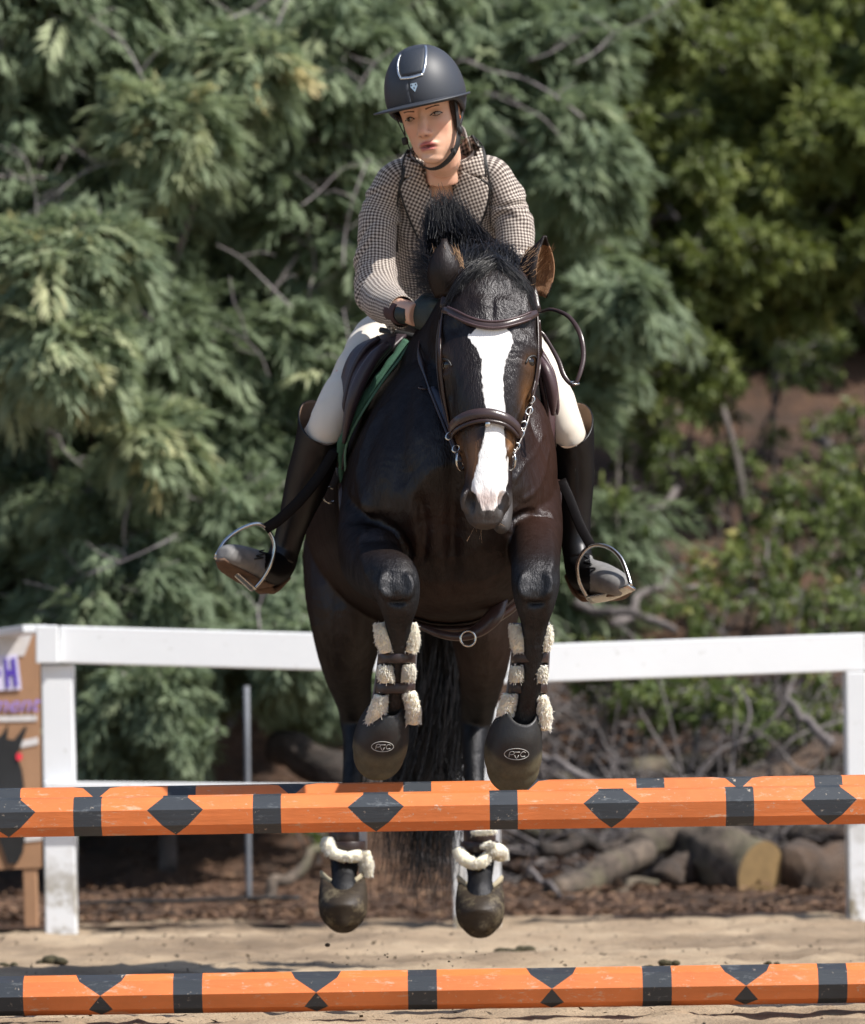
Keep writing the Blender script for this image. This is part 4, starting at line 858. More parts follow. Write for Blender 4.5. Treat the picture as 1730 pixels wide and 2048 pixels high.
# hair
t = NT('mane_hair'); v = t.obj(scale=(1, 1, .15)); n = t.noise(120, 3, .6, v); t.col(t.ramp(n, [(.3, (.004, .004, .005)), (.7, (.014, .013, .016))])).set(Roughness=.38); t.b.inputs['Specular IOR Level'].default_value = .45; M_mane = t.m
def hairs(name, specs, parent, mat, seed=1, M=6, kind='stuff'):
    """specs: list of (n, root pts list, tip pts list, mid offset vec, root jitter, tip jitter, radius)"""
    r = np.random.default_rng(seed); Vs = []; Qs = []; o = 0
    for n, roots, tips, mid, jr, jt, rad in specs:
        u = r.random(n); ro = np.array([list(p) for p in roots]); ti = np.array([list(p) for p in tips])
        xr = np.linspace(0, 1, len(ro)); xt = np.linspace(0, 1, len(ti)); u2 = np.clip(u+r.normal(0, .10, n), 0, 1)
        p0 = np.stack([np.interp(u, xr, ro[:, k]) for k in range(3)], 1)+r.normal(0, 1, (n, 3))*jr
        p3 = np.stack([np.interp(u2, xt, ti[:, k]) for k in range(3)], 1)+r.normal(0, 1, (n, 3))*jt
        sh = r.uniform(.6, 1.05, n)[:, None]; p3 = p0+(p3-p0)*sh; dl = np.linalg.norm(p3-p0, axis=1, keepdims=True)
        md = np.array(mid)[None]*dl
        # clumps: shared wave per clump
        cl = (u*22).astype(int); ph = r.random(40)[cl]*6.28; wv = np.stack([np.cos(ph), np.sin(ph*1.7)*.5, np.sin(ph)], 1)*dl*.10
        p1 = p0+(p3-p0)*.33+md*.9+wv+r.normal(0, .02, (n, 3))*dl; p2 = p0+(p3-p0)*.7+md*.6-wv+r.normal(0, .05, (n, 3))*dl
        P = bez(p0, p1, p2, p3, M); ra = np.linspace(1, .25, M)[None]*rad*r.uniform(.6, 1.3, n)[:, None]
        V, q = tube_np(P, ra); Vs.append(V); Qs.append(q+o); o += len(V)
    ob = link(name, np_mesh(name, np.concatenate(Vs), np.concatenate(Qs)), mat, parent); ob['kind'] = kind; return ob
A_ = lambda l, d: [at(x, y, d) for x, y in l]
hairs('mane', [
  (1500, A_([(862, 500), (880, 470), (930, 470), (970, 490)], 12.52), A_([(850, 440), (862, 402), (884, 384), (905, 400), (925, 430)], 12.6), (0, 0, .05), .012, .012, .0011),
  (1500, A_([(885, 520), (950, 500), (1010, 510)], 12.5), A_([(880, 420), (930, 425), (962, 470), (990, 490)], 12.6), (.0, 0, .10), .012, .010, .0011),
  (1000, A_([(900, 590), (880, 550), (880, 520)], 12.5), A_([(822, 575), (828, 520), (848, 470)], 12.62), (0, 0, .10), .012, .020, .0010),
  (1500, A_([(900, 545), (950, 505), (1010, 505), (1050, 540)], 12.42), A_([(880, 580), (930, 545), (1000, 545), (1060, 575)], 12.28), (0, -.2, .2), .012, .010, .0011)], HR, M_mane, 3)
hairs('forelock', [
  (900, A_([(965, 528), (985, 524), (1000, 528)], 12.16), A_([(885, 625), (905, 590), (935, 570), (960, 566)], 12.10), (0, -.25, .16), .008, .009, .0010),
  (900, A_([(975, 528), (990, 524), (1010, 530)], 12.16), A_([(1075, 640), (1068, 600), (1045, 578), (1005, 566)], 12.12), (0, -.25, .16), .008, .009, .0010),
  (700, A_([(935, 545), (985, 525), (1030, 545)], 12.2), A_([(920, 585), (985, 575), (1050, 585)], 12.09), (0, -.3, .1), .008, .006, .0010)], HR, M_mane, 4)
Ld = 14.38
hairs('tail', [
  (1500, A_([(832, 1060), (880, 1060)], Ld), A_([(775, 1700), (800, 1745), (850, 1770), (890, 1760), (905, 1700)], 14.5), (.02, .1, -.02), .02, .03, .0022),
  (900, A_([(835, 1150), (880, 1150)], Ld), A_([(785, 1560), (840, 1620), (925, 1600)], 14.45), (.12, .1, -.02), .025, .03, .0024),
  (130, A_([(870, 1100), (890, 1150)], Ld), A_([(780, 1560), (930, 1500), (925, 1750), (770, 1720)], 14.5), (.2, .1, -.02), .03, .08, .0012)], HR, M_mane, 5, 9)
G = Geo(); loft(G, pl([(855, 1000, 14.36, 36, 30), (855, 1100, 14.46, 38, 32), (852, 1300, 14.45, 44, 28), (850, 1450, 14.46, 46, 26), (848, 1570, 14.47, 36, 20), (846, 1650, 14.48, 12, 8)]), 16, 4)
link('tail_dock', G.mesh('tail_dock'), M_mane, HR)
# whiskers
n = 9; r = np.random.default_rng(2); p0 = np.array([list(at(*q)) for q in zip(r.uniform(950, 1008, n), r.uniform(1025, 1065, n), np.full(n, 12.0))]); d = r.normal(0, 1, (n, 3))*.02+np.array([.006, -.02, -.02])
V, q = tube_np(bez(p0, p0+d*.4, p0+d*.7, p0+d, 4), np.full((n, 4), .00028)); w_ = link('whiskers', np_mesh('whiskers', V, q), M_fuzz, HR); w_['kind'] = 'stuff'

# --- leg boots with sheepskin, bell boots
t = NT('sheepskin'); v = t.obj(); t.col(t.mix(t.noise(120, 4, .7, v), (.88, .78, .57), (.98, .94, .80))).set(Roughness=.9); t.b.inputs['Subsurface Weight'].default_value = .6; t.b.inputs['Subsurface Radius'].default_value = (.02, .018, .012); t.b.inputs['Subsurface Scale'].default_value = .5; t.bump(t.noise(160, 3, .7, v), .6, .006); M_fleece = t.m
M_strap = simple('boot_strap', (.028, .016, .014), .4, var=.3, scale=60); M_shell = simple('boot_shell', (.10, .10, .11), .45, var=.3); M_bell = simple('bell_boot_rubber', (.020, .020, .019), .5, var=.45, scale=45, bump=.25)
t = NT('bell_boot'); v = t.obj(); t.col(t.mix(t.noise(30, 5, .7, v), (.014, .014, .014), (.038, .036, .030))).set(Roughness=.5); M_bell = t.m
t = NT('bell_boot_mix'); v = t.obj(); c1 = t.mix(t.noise(30, 5, .7, v), (.013, .013, .014), (.036, .035, .032)); c2 = t.mix(t.noise(28, 6, .75, v), (.035, .030, .020), (.17, .15, .095)); f = t.math('MULTIPLY', t.attr('dust').outputs['Fac'], t.ramp(t.noise(18, 5, .7, v), [(.2, (.35, .35, .35)), (.6, (1, 1, 1))]))
t.bump(t.noise(90, 4, .7, v), .3, .003); softcoat(t, t.mix(f, c1, c2), .45, .03); M_bellmix = t.m
M_dust = simple('dusty_rubber', (.10, .088, .055), .7, var=.6, scale=40, bump=.3); M_print = simple('pale_print', (.42, .42, .40), .6)
def fleece(parent, pts, seed):
    """pts px stations (x,y,d,w) down the boot edge"""
    G = Geo(); loft(G, pl([(x, y, d, w*.82, w*.75) for x, y, d, w in pts]), 14, 4, fn=rough_fn(.08, 60, seed))
    me = G.mesh('fleece'); o = link('fleece', me, M_fleece, parent)
    n = 950; r = np.random.default_rng(seed); a = np.array([list(at(x, y, d))+[w*d/F] for x, y, d, w in pts]); u = r.random(n); xs = np.linspace(0, 1, len(a)); C = np.stack([np.interp(u, xs, a[:, k]) for k in range(4)], 1)
    ang = r.random(n)*6.283; dv = np.stack([np.cos(ang), np.sin(ang), r.normal(0, .2, n)], 1); p0 = C[:, :3]+dv*C[:, 3:4]*.76; tip = dv*.0048+np.array([0, 0, -.0045])+r.normal(0, .0015, (n, 3))
    P = np.stack([p0-tip*.2, p0+tip], 1); V, q = tube_np(P, np.array([[.0014, .0005]])*np.ones((n, 1)))
    h = link('fleece_tufts', np_mesh('fleece_tufts', V, q), M_fleece, o); h['kind'] = 'stuff'
def band(parent, cx, cy, d, w, h, hh, name='strap', mat=None, tilt=0.0, off=0):
    G = Geo(); k = d/F; c = at(cx, cy, d); pts = []; ups = []
    for i in range(17):
        a = 2*math.pi*i/16; dv = Vector((math.cos(a)*w*k, math.sin(a)*h*k, math.cos(a)*tilt*k)); pts.append(c+dv); ups.append(Vector((math.cos(a), math.sin(a), 0)))
    strap(G, pts, ups, hh*k, .0022, 2); return link(name, G.mesh(name), mat or M_strap, parent)
def frontboot(dx0, cen, seed, pieces, shellside):
    e = empty('leg_boot', at(cen, 1350, 12.1)); e.parent = HR; e.matrix_parent_inverse = HR.matrix_world.inverted(); bpy.context.view_layer.update()
    for i, ps in enumerate(pieces): fleece(e, ps, seed+i)
    return e
Lb = frontboot(0, 795, 40, [
  [(760, 1246, 12.04, 14), (767, 1275, 12.04, 20), (775, 1302, 12.05, 17)], [(824, 1246, 12.04, 11), (826, 1275, 12.04, 15), (820, 1303, 12.05, 15)],
  [(771, 1333, 12.06, 15), (770, 1346, 12.06, 18), (774, 1360, 12.07, 16)], [(817, 1331, 12.06, 13), (818, 1346, 12.06, 14), (815, 1360, 12.07, 12)],
  [(762, 1392, 12.09, 16), (755, 1420, 12.1, 21), (744, 1446, 12.12, 18)], [(819, 1385, 12.09, 15), (827, 1418, 12.1, 16), (826, 1444, 12.12, 16)]], -1)
Rb = frontboot(0, 1060, 60, [
  [(1030, 1250, 12.04, 13), (1036, 1276, 12.04, 18), (1042, 1302, 12.05, 15)], [(1093, 1252, 12.04, 11), (1093, 1276, 12.04, 15), (1087, 1300, 12.05, 13)],
  [(1035, 1334, 12.06, 15), (1034, 1346, 12.06, 16), (1035, 1360, 12.07, 15)], [(1083, 1333, 12.06, 12), (1082, 1347, 12.06, 14), (1081, 1362, 12.07, 12)],
  [(1020, 1390, 12.09, 17), (1012, 1420, 12.1, 20), (1008, 1448, 12.12, 17)], [(1082, 1393, 12.09, 14), (1089, 1425, 12.1, 17), (1085, 1456, 12.12, 17)]], -1)
for e, xs in ((Lb, ((794, 1317), (790, 1377))), (Rb, ((1060, 1316), (1055, 1376)))):
    band(e, xs[0][0], xs[0][1], 12.09, 36, 44, 10); band(e, xs[1][0], xs[1][1], 12.13, 39, 46, 11)
    G = Geo(); x0 = xs[0][0]   # outer shell wrapping the back of the leg
    rows = []
    for i in range(10):
        tt = i/9; yy = 1245+tt*205; cx = x0+3-tt*tt*22; row = []
        for j in range(13):
            a = R(-20)+R(220)*j/12; kk = 12.11/F; row.append(at(cx, yy, 12.10+.05*tt)+Vector((math.cos(a)*(34+6*tt)*kk, math.sin(a)*46*kk, 0)))
        rows.append(row)
    grid_slab(G, rows, .004); link('shell', G.mesh('shell'), M_shell, e)
def bell(sts, label, logo):
    G = Geo()
    def fn(v, tt, a, fr):
        p = fr[0]; fr_ = max(-1, min(1, (p.y-v.y)/.05)); w = max(0, 1-tt/.38)
        return v+Vector((0, 0, (-.040*max(0, fr_)**1.5+.012*max(0, -fr_))*w))+(v-p)*(.03*math.exp(-((tt-.62)/.05)**2)-.03*math.exp(-((tt-.52)/.03)**2))
    loft(G, pl(sts), 40, 6, ex=2.25, cap=False, fn=fn)
    me = G.mesh('bell_boot'); o = link('bell_boot', me, [M_bellmix], HR); o['label'] = label
    cx, cy = pix_np(coords(me)); attr(me, 'dust', 1/(1+np.exp(-(cy-(logo[1]+24)+((cx-logo[0])/45)**2*22)/2.5)))
    md = o.modifiers.new('t', 'SOLIDIFY'); md.thickness = .005; md.offset = -1
    if logo[2]:
        tr = BVHTree.FromPolygons([v.co.copy() for v in me.vertices], [tuple(p.vertices) for p in me.polygons]); lx, ly, sc = logo
        for nm, pts, wd in (('logo_ring', [(lx+24*sc*math.cos(a*math.pi/12), ly+11*sc*math.sin(a*math.pi/12)) for a in range(25)], .0008),
                            ('logo_letter', [(lx-15*sc, ly+6*sc), (lx-13*sc, ly-4*sc), (lx-6*sc, ly-5*sc), (lx-5*sc, ly), (lx-13*sc, ly+1)], .0009),
                            ('logo_letter', [(lx+18*sc, ly-3*sc), (lx+13*sc, ly-5*sc), (lx+8*sc, ly), (lx+10*sc, ly+5*sc), (lx+17*sc, ly+4*sc)], .0009),
                            ('logo_bar', [(lx-5*sc, ly-4*sc), (lx+7*sc, ly-4*sc)], .0012), ('logo_arrow', [(lx-4*sc, ly+2*sc), (lx, ly+9*sc), (lx+4*sc, ly+2*sc)], .001)):
            G = Geo(); P = []; U = []
            for q in pts:
                s_, n_ = surf(q[0], q[1], .0012, tr, 12.1); P.append(s_); U.append(n_)
            strap(G, P, U, wd, .0008, 2); link(nm, G.mesh(nm), M_print, o)
bell([(778, 1400, 12.13, 30, 34), (773, 1432, 12.14, 44, 44), (766, 1462, 12.16, 53, 54), (760, 1490, 12.18, 55, 58), (757, 1512, 12.2, 50, 56), (757, 1528, 12.22, 34, 46), (757, 1538, 12.23, 15, 24), (757, 1540, 12.23, 1, 1)], 'black bell boot splashed with dust', (765, 1493, .9))
bell([(1044, 1418, 12.10, 32, 34), (1036, 1452, 12.11, 48, 46), (1029, 1484, 12.13, 56, 56), (1026, 1512, 12.15, 58, 60), (1026, 1538, 12.17, 52, 56), (1027, 1557, 12.19, 36, 46), (1027, 1567, 12.2, 16, 24), (1027, 1569, 12.2, 1, 1)], 'black bell boot with its pale oval badge lit', (1033, 1508, 1.0))
t = NT('hoof_horn'); v = t.obj(scale=(1, 1, 3)); t.col(t.mix(t.noise(30, 4, .6, v), (.020, .015, .011), (.070, .056, .038))).set(Roughness=.75); c = t.mix(t.ramp(t.noise(14, 6, .75, t.obj()), [(.5, (0, 0, 0)), (.68, (1, 1, 1))]), t.mix(t.noise(30, 4, .6, v), (.018, .013, .010), (.055, .042, .028)), (.17, .14, .09)); t.bump(t.noise(70, 4, .7, v), .4, .004); softcoat(t, c, .5, .025); M_hoof = t.m
M_rim = simple('pale_dusty_rim', (.36, .31, .21), .7, var=.35, scale=60)
for cx, yb in ((686, 1852), (960, 1862)):
    G = Geo()
    def fn(v, tt, a, fr):
        p = fr[0]; q = max(-1, min(1, (p.y-v.y)/.062)); w = max(0, 1-tt/.62)
        return v+Vector((0, 0, -.100*max(0, q)**1.6*w))
    loft(G, pl([(cx, yb-104, 13.86, 42, 44), (cx, yb-86, 13.84, 46, 48), (cx, yb-58, 13.8, 49, 54), (cx, yb-30, 13.76, 47, 52), (cx, yb-12, 13.74, 34, 42), (cx, yb-3, 13.73, 18, 22), (cx, yb, 13.73, 1, 1)]), 36, 6, ex=2.1, cap=False, fn=fn)
    top = [Vector(q) for q in G.v[:36]]; ctr = sum(top, Vector())/36
    me = G.mesh('bell_boot'); o = link('bell_boot', me, [M_hoof], HR); o['label'] = 'brown bell boot with a pale rim on the %s hind hoof' % ('left hand' if cx < 800 else 'right hand')
    md = o.modifiers.new('t', 'SOLIDIFY'); md.thickness = .005; md.offset = -1
    G = Geo(); pts = top+[top[0]]; strap(G, [q+(q-ctr)*.05 for q in pts], [Vector(((q-ctr).x, (q-ctr).y-.03, 0)) for q in pts], .008, .003, 2); link('rim', G.mesh('rim'), M_rim, o)
# hind ankle boots
for cx, sd, pcs in ((694, 90, [[(655, 1678, 13.88, 10), (655, 1690, 13.87, 13), (664, 1706, 13.86, 12)], [(664, 1706, 13.84, 12), (690, 1714, 13.83, 13), (722, 1712, 13.84, 14)], [(727, 1705, 13.84, 13), (733, 1728, 13.84, 13), (732, 1752, 13.85, 10)]]),
                    (960, 110, [[(918, 1700, 13.86, 11), (928, 1718, 13.84, 14), (956, 1728, 13.82, 14), (976, 1712, 13.83, 12)], [(985, 1702, 13.83, 14), (1000, 1702, 13.85, 15), (1003, 1716, 13.87, 12)], [(950, 1664, 13.84, 8), (985, 1662, 13.84, 8)], [(968, 1692, 13.82, 6), (984, 1686, 13.82, 6)]])):
    e = empty('ankle_boot', at(cx, 1700, 13.9)); e.parent = HR; e.matrix_parent_inverse = HR.matrix_world.inverted(); bpy.context.view_layer.update()
    for i, ps in enumerate(pcs): fleece(e, [(a, b, c_, w_*1.22) for a, b, c_, w_ in ps], sd+i)
    band(e, cx-4 if cx < 800 else cx, 1672, 13.93, 32, 40, 15); band(e, cx, 1694, 13.92, 36, 42, 12)
    G = Geo(); rows = [[at(cx, 1600+i*14, 13.95)+Vector((math.cos(R(-60)+R(120)*j/8)*.052, -math.cos(R(90)*(j/8*2-1))*.0+math.sin(R(-60)+R(120)*j/8)*.06, 0)) for j in range(9)] for i in range(8)]
    grid_slab(G, rows, .004); link('shell', G.mesh('shell'), simple('grey_shell', (.30, .30, .32), .5), e)
# ============================================================ TACK
t = NT('brown_leather'); v = t.obj(); t.col(t.mix(t.noise(40, 4, .6, v), (.016, .008, .007), (.040, .021, .018))).set(Roughness=.32); t.bump(t.noise(300, 3, .6, v), .15, .002); M_leather = t.m
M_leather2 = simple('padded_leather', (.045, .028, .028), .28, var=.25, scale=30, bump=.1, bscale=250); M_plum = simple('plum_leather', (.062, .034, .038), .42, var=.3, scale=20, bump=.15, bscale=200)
M_plumL = simple('plum_leather_shaded', (.040, .028, .034), .42, var=.3, scale=20, bump=.15, bscale=200)  # darker copy of the plum leather, with shade put into its colour
t = NT('black_leather'); v = t.obj(); t.bump(t.noise(200, 3, .6, v), .2, .002); softcoat(t, t.mix(t.noise(60, 4, .6, v), (.004, .0035, .0035), (.010, .008, .008)), .5, .008); M_blackle = t.m
M_steel = simple('polished_steel', (.62, .62, .60), .22, 1.0, var=.1); M_green = simple('green_cotton', (.035, .105, .065), .85, var=.25, scale=60, bump=.4, bscale=350); M_stitch = simple('pale_stitch', (.35, .30, .26), .7)
BR = empty('bridle', at(980, 640, 12.1)); tag(BR, 'brown leather bridle with padded browband and noseband on the horse head', 'bridle')
def sstrap(name, pts, w, th, mat, parent, off=.004, sub=5, tree=None, free=()):
    """strap laid on the horse; entries (px,py) are dropped on its surface, (px,py,d) are free in space"""
    G = Geo(); P = []; U = []
    for q in pts:
        if len(q) == 2: a, n = surf(q[0], q[1], off, tree)
        else: a, n = at(*q), Vector((0, -1, .1))
        P.append(a); U.append(n)
    # even the normals
    U2 = [(U[max(i-1, 0)]+U[i]*2+U[min(i+1, len(U)-1)]).normalized() for i in range(len(U))]
    ww = [x*12.1/F for x in w] if isinstance(w, (list, tuple)) else w*12.1/F
    strap(G, P, U2, ww, th, sub); return link(name, G.mesh(name), mat, parent)
bb = [(892, 622), (902, 624), (918, 632), (938, 643), (960, 650), (985, 653), (1010, 650), (1035, 642), (1055, 633), (1068, 628)]
sstrap('browband', bb, [7, 8, 9, 9.5, 9.5, 9.5, 9.5, 9.5, 9, 7], .006, M_leather2, BR, .006)
sstrap('browband_piping', [(x, y-6) for x, y in bb[1:-1]], 2.2, .003, M_plum, BR, .011); sstrap('browband_piping', [(x, y+6) for x, y in bb[1:-1]], 2.0, .003, M_plum, BR, .011)
nb = [(907, 868), (909, 854), (920, 842), (938, 833), (958, 829), (980, 829), (1002, 835), (1018, 843), (1030, 856), (1034, 872)]
sstrap('noseband', nb, [8, 9.5, 10.5, 11, 11, 11, 11, 10.5, 9, 7], .006, M_leather2, BR, .007)
sstrap('noseband_strap', [(912, 872), (920, 860), (940, 850), (960, 845), (980, 845), (1002, 850), (1018, 860), (1028, 874)], 4, .003, M_leather, BR, .012)
sstrap('noseband_loop', [(975, 842), (975, 856)], 5, .003, M_steel, BR, .012, 2)
sstrap('cheek_strap', [(890, 618), (884, 660), (881, 700), (884, 745), (890, 790), (898, 830), (904, 862)], 4.5, .0025, M_leather, BR, .004)
sstrap('cheek_strap', [(1072, 628), (1074, 670), (1074, 715), (1068, 760), (1058, 800), (1048, 835), (1036, 868)], 4.5, .0025, M_leather, BR, .004)
sstrap('cheek_strap', [(882, 640, 12.14), (875, 690, 12.14), (879, 760, 12.13), (892, 830, 12.1), (908, 885, 12.06), (924, 922, 12.03)], 4, .0025, M_leather, BR)
sstrap('cheek_strap', [(1077, 640, 12.16), (1080, 700, 12.17), (1066, 790, 12.14), (1052, 850, 12.1), (1036, 890, 12.06), (1022, 920, 12.03)], 4, .0025, M_leather, BR)
sstrap('crown_strap', [(888, 615, 12.2), (900, 570, 12.22), (940, 545, 12.2), (985, 538, 12.19), (1030, 545, 12.2), (1062, 575, 12.22), (1074, 622, 12.2)], 9, .004, M_leather, BR)
def ring(G, c, r, t, nrm, n=20, mat=0, sx=1.0):
    z = Vector(nrm).normalized(); x = z.orthogonal().normalized(); y = z.cross(x); m = 8; vs = []; f = []
    for i in range(n):
        a = 2*math.pi*i/n; d = x*math.cos(a)*sx+y*math.sin(a); 
        for j in range(m):
            b = 2*math.pi*j/m; vs.append(c+d*(r+t*math.cos(b))+z*t*math.sin(b))
    for i in range(n):
        for j in range(m): f.append((i*m+j, i*m+(j+1) % m, ((i+1) % n)*m+(j+1) % m, ((i+1) % n)*m+j))
    G.add(vs, f, None, mat)
G = Geo(); ring(G, at(922, 922, 12.02), .022, .003, (.9, -.5, 0)); ring(G, at(1022, 921, 12.03), .022, .003, (-.9, -.45, 0)); loft(G, [(at(926, 926, 12.03), .005, .005), (at(972, 932, 12.06), .006, .006), (at(1018, 925, 12.03), .005, .005)], 10, 3)
link('bit', G.mesh('bit'), M_steel, BR)
for k, (x, y, d) in enumerate(((899, 872, 12.04), (912, 897, 12.03), (1041, 868, 12.06), (1058, 822, 12.1), (1062, 800, 12.12), (1032, 893, 12.05), (1046, 850, 12.07))):
    G = Geo(); ring(G, at(x, y, d), .0075, .0018, (.3, -1, .2), 12, 0, 1.4); link('buckle', G.mesh('buckle'), M_steel, BR)
# reins
sstrap('rein', [(846, 655, 12.66), (838, 695, 12.56), (842, 722, 12.48), (850, 750, 12.4), (862, 785, 12.3), (880, 830, 12.2), (905, 890, 12.1), (921, 922, 12.03)], [2.5, 3, 6, 3, 2.5, 3, 4, 4], .0022, M_leather, BR)
sstrap('martingale_strap', [(862, 775, 12.36), (876, 800, 12.3), (890, 832, 12.22), (905, 868, 12.15), (914, 890, 12.1)], [8, 11, 12, 9, 5], .002, simple('navy_strap', (.035, .035, .055), .35), BR)
G = Geo(); ring(G, at(848, 776, 12.38), .013, .0022, (.1, -.25, 1), 16, 0, 1.0); link('martingale_stop', G.mesh('martingale_stop'), M_leather2, BR)
sstrap('rein', [(1022, 921, 12.03), (1046, 850, 12.12), (1066, 790, 12.22), (1079, 735, 12.3), (1078, 690, 12.3), (1076, 664, 12.3), (1086, 668, 12.3), (1100, 690, 12.3), (1117, 722, 12.3), (1128, 752, 12.29), (1146, 770, 12.28), (1158, 752, 12.28), (1167, 712, 12.3), (1160, 668, 12.32), (1138, 634, 12.36), (1105, 619, 12.42), (1083, 623, 12.48), (1060, 628, 12.55), (1010, 640, 12.64)],
       [3, 3, 3, 3, 3, 3, 3.5, 4, 5, 5, 4, 4.5, 5, 5, 4.5, 4, 3.5, 3, 3], .0022, M_leather2, BR)
G = Geo(); ring(G, at(1149, 766, 12.275), .010, .0022, (.2, -.3, 1), 12, 0, 1.2); link('rein_buckle', G.mesh('rein_buckle'), M_steel, BR)

# saddle pad
PAD = empty('saddle_pad', at(890, 690, 13.1)); tag(PAD, 'green quilted saddle pad whose edge curves down the horse shoulder under the saddle', 'saddle pad')
def padrows(off, y0, y1, offn):
    """follow the trunk: rows front to back, columns over the back"""
    rows = []
    for i in range(14):
        d = y0+(y1-y0)*i/13; row = []
        for j in range(41):
            a = R(12)+R(156)*j/40; cx = 886-(d-12.9)*40; cy = 965+(d-12.9)*20; ex = 2.15
            p = at(cx, cy, d); w = (.286-.0*(d-12.9)+offn); h = (.366-.02*(d-12.9)+offn)
            zz = h*spow(math.sin(a), 2/ex); row.append(p+Vector((w*spow(math.cos(a), 2/ex)*trunk_nar(zz, 0), 0, zz)))
        rows.append(row)
    return rows
G = Geo(); grid_slab(G, padrows(0, 13.04, 13.55, .008), .008); link('quilted_panel', G.mesh('quilted_panel'), M_green, PAD)
for pts, w in (([(812, 682, 12.790), (790, 716, 12.770), (762, 752, 12.760), (736, 790, 12.750), (712, 828, 12.750), (692, 866, 12.770), (682, 898, 12.800), (682, 935, 12.830), (686, 975, 12.870), (694, 1018, 12.900)], 8),):
    G = Geo(); st = []
    cm = catmull(pts, 8)
    for i, p in enumerate(cm): st.append((at(*p), (w+2.8*abs(math.sin(i*.46)))*p[2]/F*(1 if i < 50 else .55), .010))
    loft(G, st, 12, 1); link('quilted_edge', G.mesh('quilted_edge'), M_green, PAD)
    G = Geo(); loft(G, [(at(p[0]+9, p[1]+3, p[2]-.012), .0034, .0034) for p in cm], 8, 1); link('piping', G.mesh('piping'), simple('light_green_piping', (.09, .19, .13), .7), PAD)
# saddle
SD = empty('saddle', at(890, 670, 13.2)); tag(SD, 'dark brown leather jumping saddle with stirrups under the rider', 'saddle')
def panel(name, left, right, mat, parent, th=.006, cols=8, bow=.02, sub=4):
    """surface between two edge polylines of (px,py,d)"""
    L1 = catmull(left, sub); R1 = catmull(right, sub); rows = []
    for a, b in zip(L1, R1):
        A, Bp = at(*a), at(*b); row = []
        for j in range(cols+1):
            tt = j/cols; row.append(A.lerp(Bp, tt)+Vector((0, -bow*math.sin(math.pi*tt), 0)))
        rows.append(row)
    G = Geo(); grid_slab(G, rows, th, Vector((0, -1, .2))); return link(name, G.mesh(name), mat, parent)
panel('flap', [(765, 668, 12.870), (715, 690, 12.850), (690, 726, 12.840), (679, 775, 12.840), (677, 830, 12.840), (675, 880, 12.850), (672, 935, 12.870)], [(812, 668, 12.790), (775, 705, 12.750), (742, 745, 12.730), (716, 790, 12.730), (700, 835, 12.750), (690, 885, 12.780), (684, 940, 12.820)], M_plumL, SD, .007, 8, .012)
panel('flap', [(1068, 690, 12.790), (1076, 730, 12.730), (1086, 780, 12.730), (1096, 830, 12.750), (1102, 870, 12.770), (1103, 905, 12.790)], [(1080, 690, 12.830), (1102, 728, 12.810), (1114, 775, 12.810), (1120, 825, 12.820), (1119, 868, 12.830), (1112, 908, 12.850)], M_plum, SD, .007, 6, .012)
panel('sweat_flap', [(770, 680, 12.84), (735, 720, 12.82), (712, 770, 12.81), (697, 820, 12.82), (686, 880, 12.85), (680, 940, 12.9)], [(806, 684, 12.82), (775, 730, 12.80), (745, 775, 12.79), (718, 820, 12.79), (697, 868, 12.81), (688, 930, 12.86)], M_blackle, SD, .006, 6, .0)
panel('sweat_flap', [(1070, 700, 12.83), (1078, 760, 12.81), (1086, 820, 12.81), (1096, 870, 12.83)], [(1086, 700, 12.83), (1098, 760, 12.82), (1106, 820, 12.82), (1108, 880, 12.85)], M_blackle, SD, .006, 6, .0)
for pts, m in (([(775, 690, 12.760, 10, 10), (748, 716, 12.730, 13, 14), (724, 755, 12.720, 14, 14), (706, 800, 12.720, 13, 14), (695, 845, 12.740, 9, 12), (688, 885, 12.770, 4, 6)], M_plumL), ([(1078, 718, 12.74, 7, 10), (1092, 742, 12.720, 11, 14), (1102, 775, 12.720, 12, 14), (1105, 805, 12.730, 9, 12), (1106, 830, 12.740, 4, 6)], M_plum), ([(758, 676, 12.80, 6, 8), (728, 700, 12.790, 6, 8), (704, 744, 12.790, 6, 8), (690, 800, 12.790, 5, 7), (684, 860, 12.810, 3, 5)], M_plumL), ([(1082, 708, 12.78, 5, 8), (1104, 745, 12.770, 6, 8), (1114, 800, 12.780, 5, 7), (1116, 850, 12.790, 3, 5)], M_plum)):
    G = Geo(); loft(G, pl(pts), 14, 5); link('knee_roll', G.mesh('knee_roll'), m, SD)
G = Geo(); loft(G, [(at(885, 655, 12.92), .10, .028), (at(884, 648, 13.0), .13, .03), (at(882, 668, 13.15), .10, .03), (at(880, 672, 13.3), .14, .035), (at(878, 650, 13.45), .17, .03), (at(877, 640, 13.52), .12, .02)], 24, 5); link('seat', G.mesh('seat'), M_plumL, SD)
G = Geo(); loft(G, pl([(762, 660, 12.9, 6, 6), (800, 668, 12.85, 7, 7), (850, 676, 12.83, 7, 7), (930, 678, 12.83, 7, 7)]), 12, 4); link('pommel_strap', G.mesh('pommel_strap'), M_blk, SD)
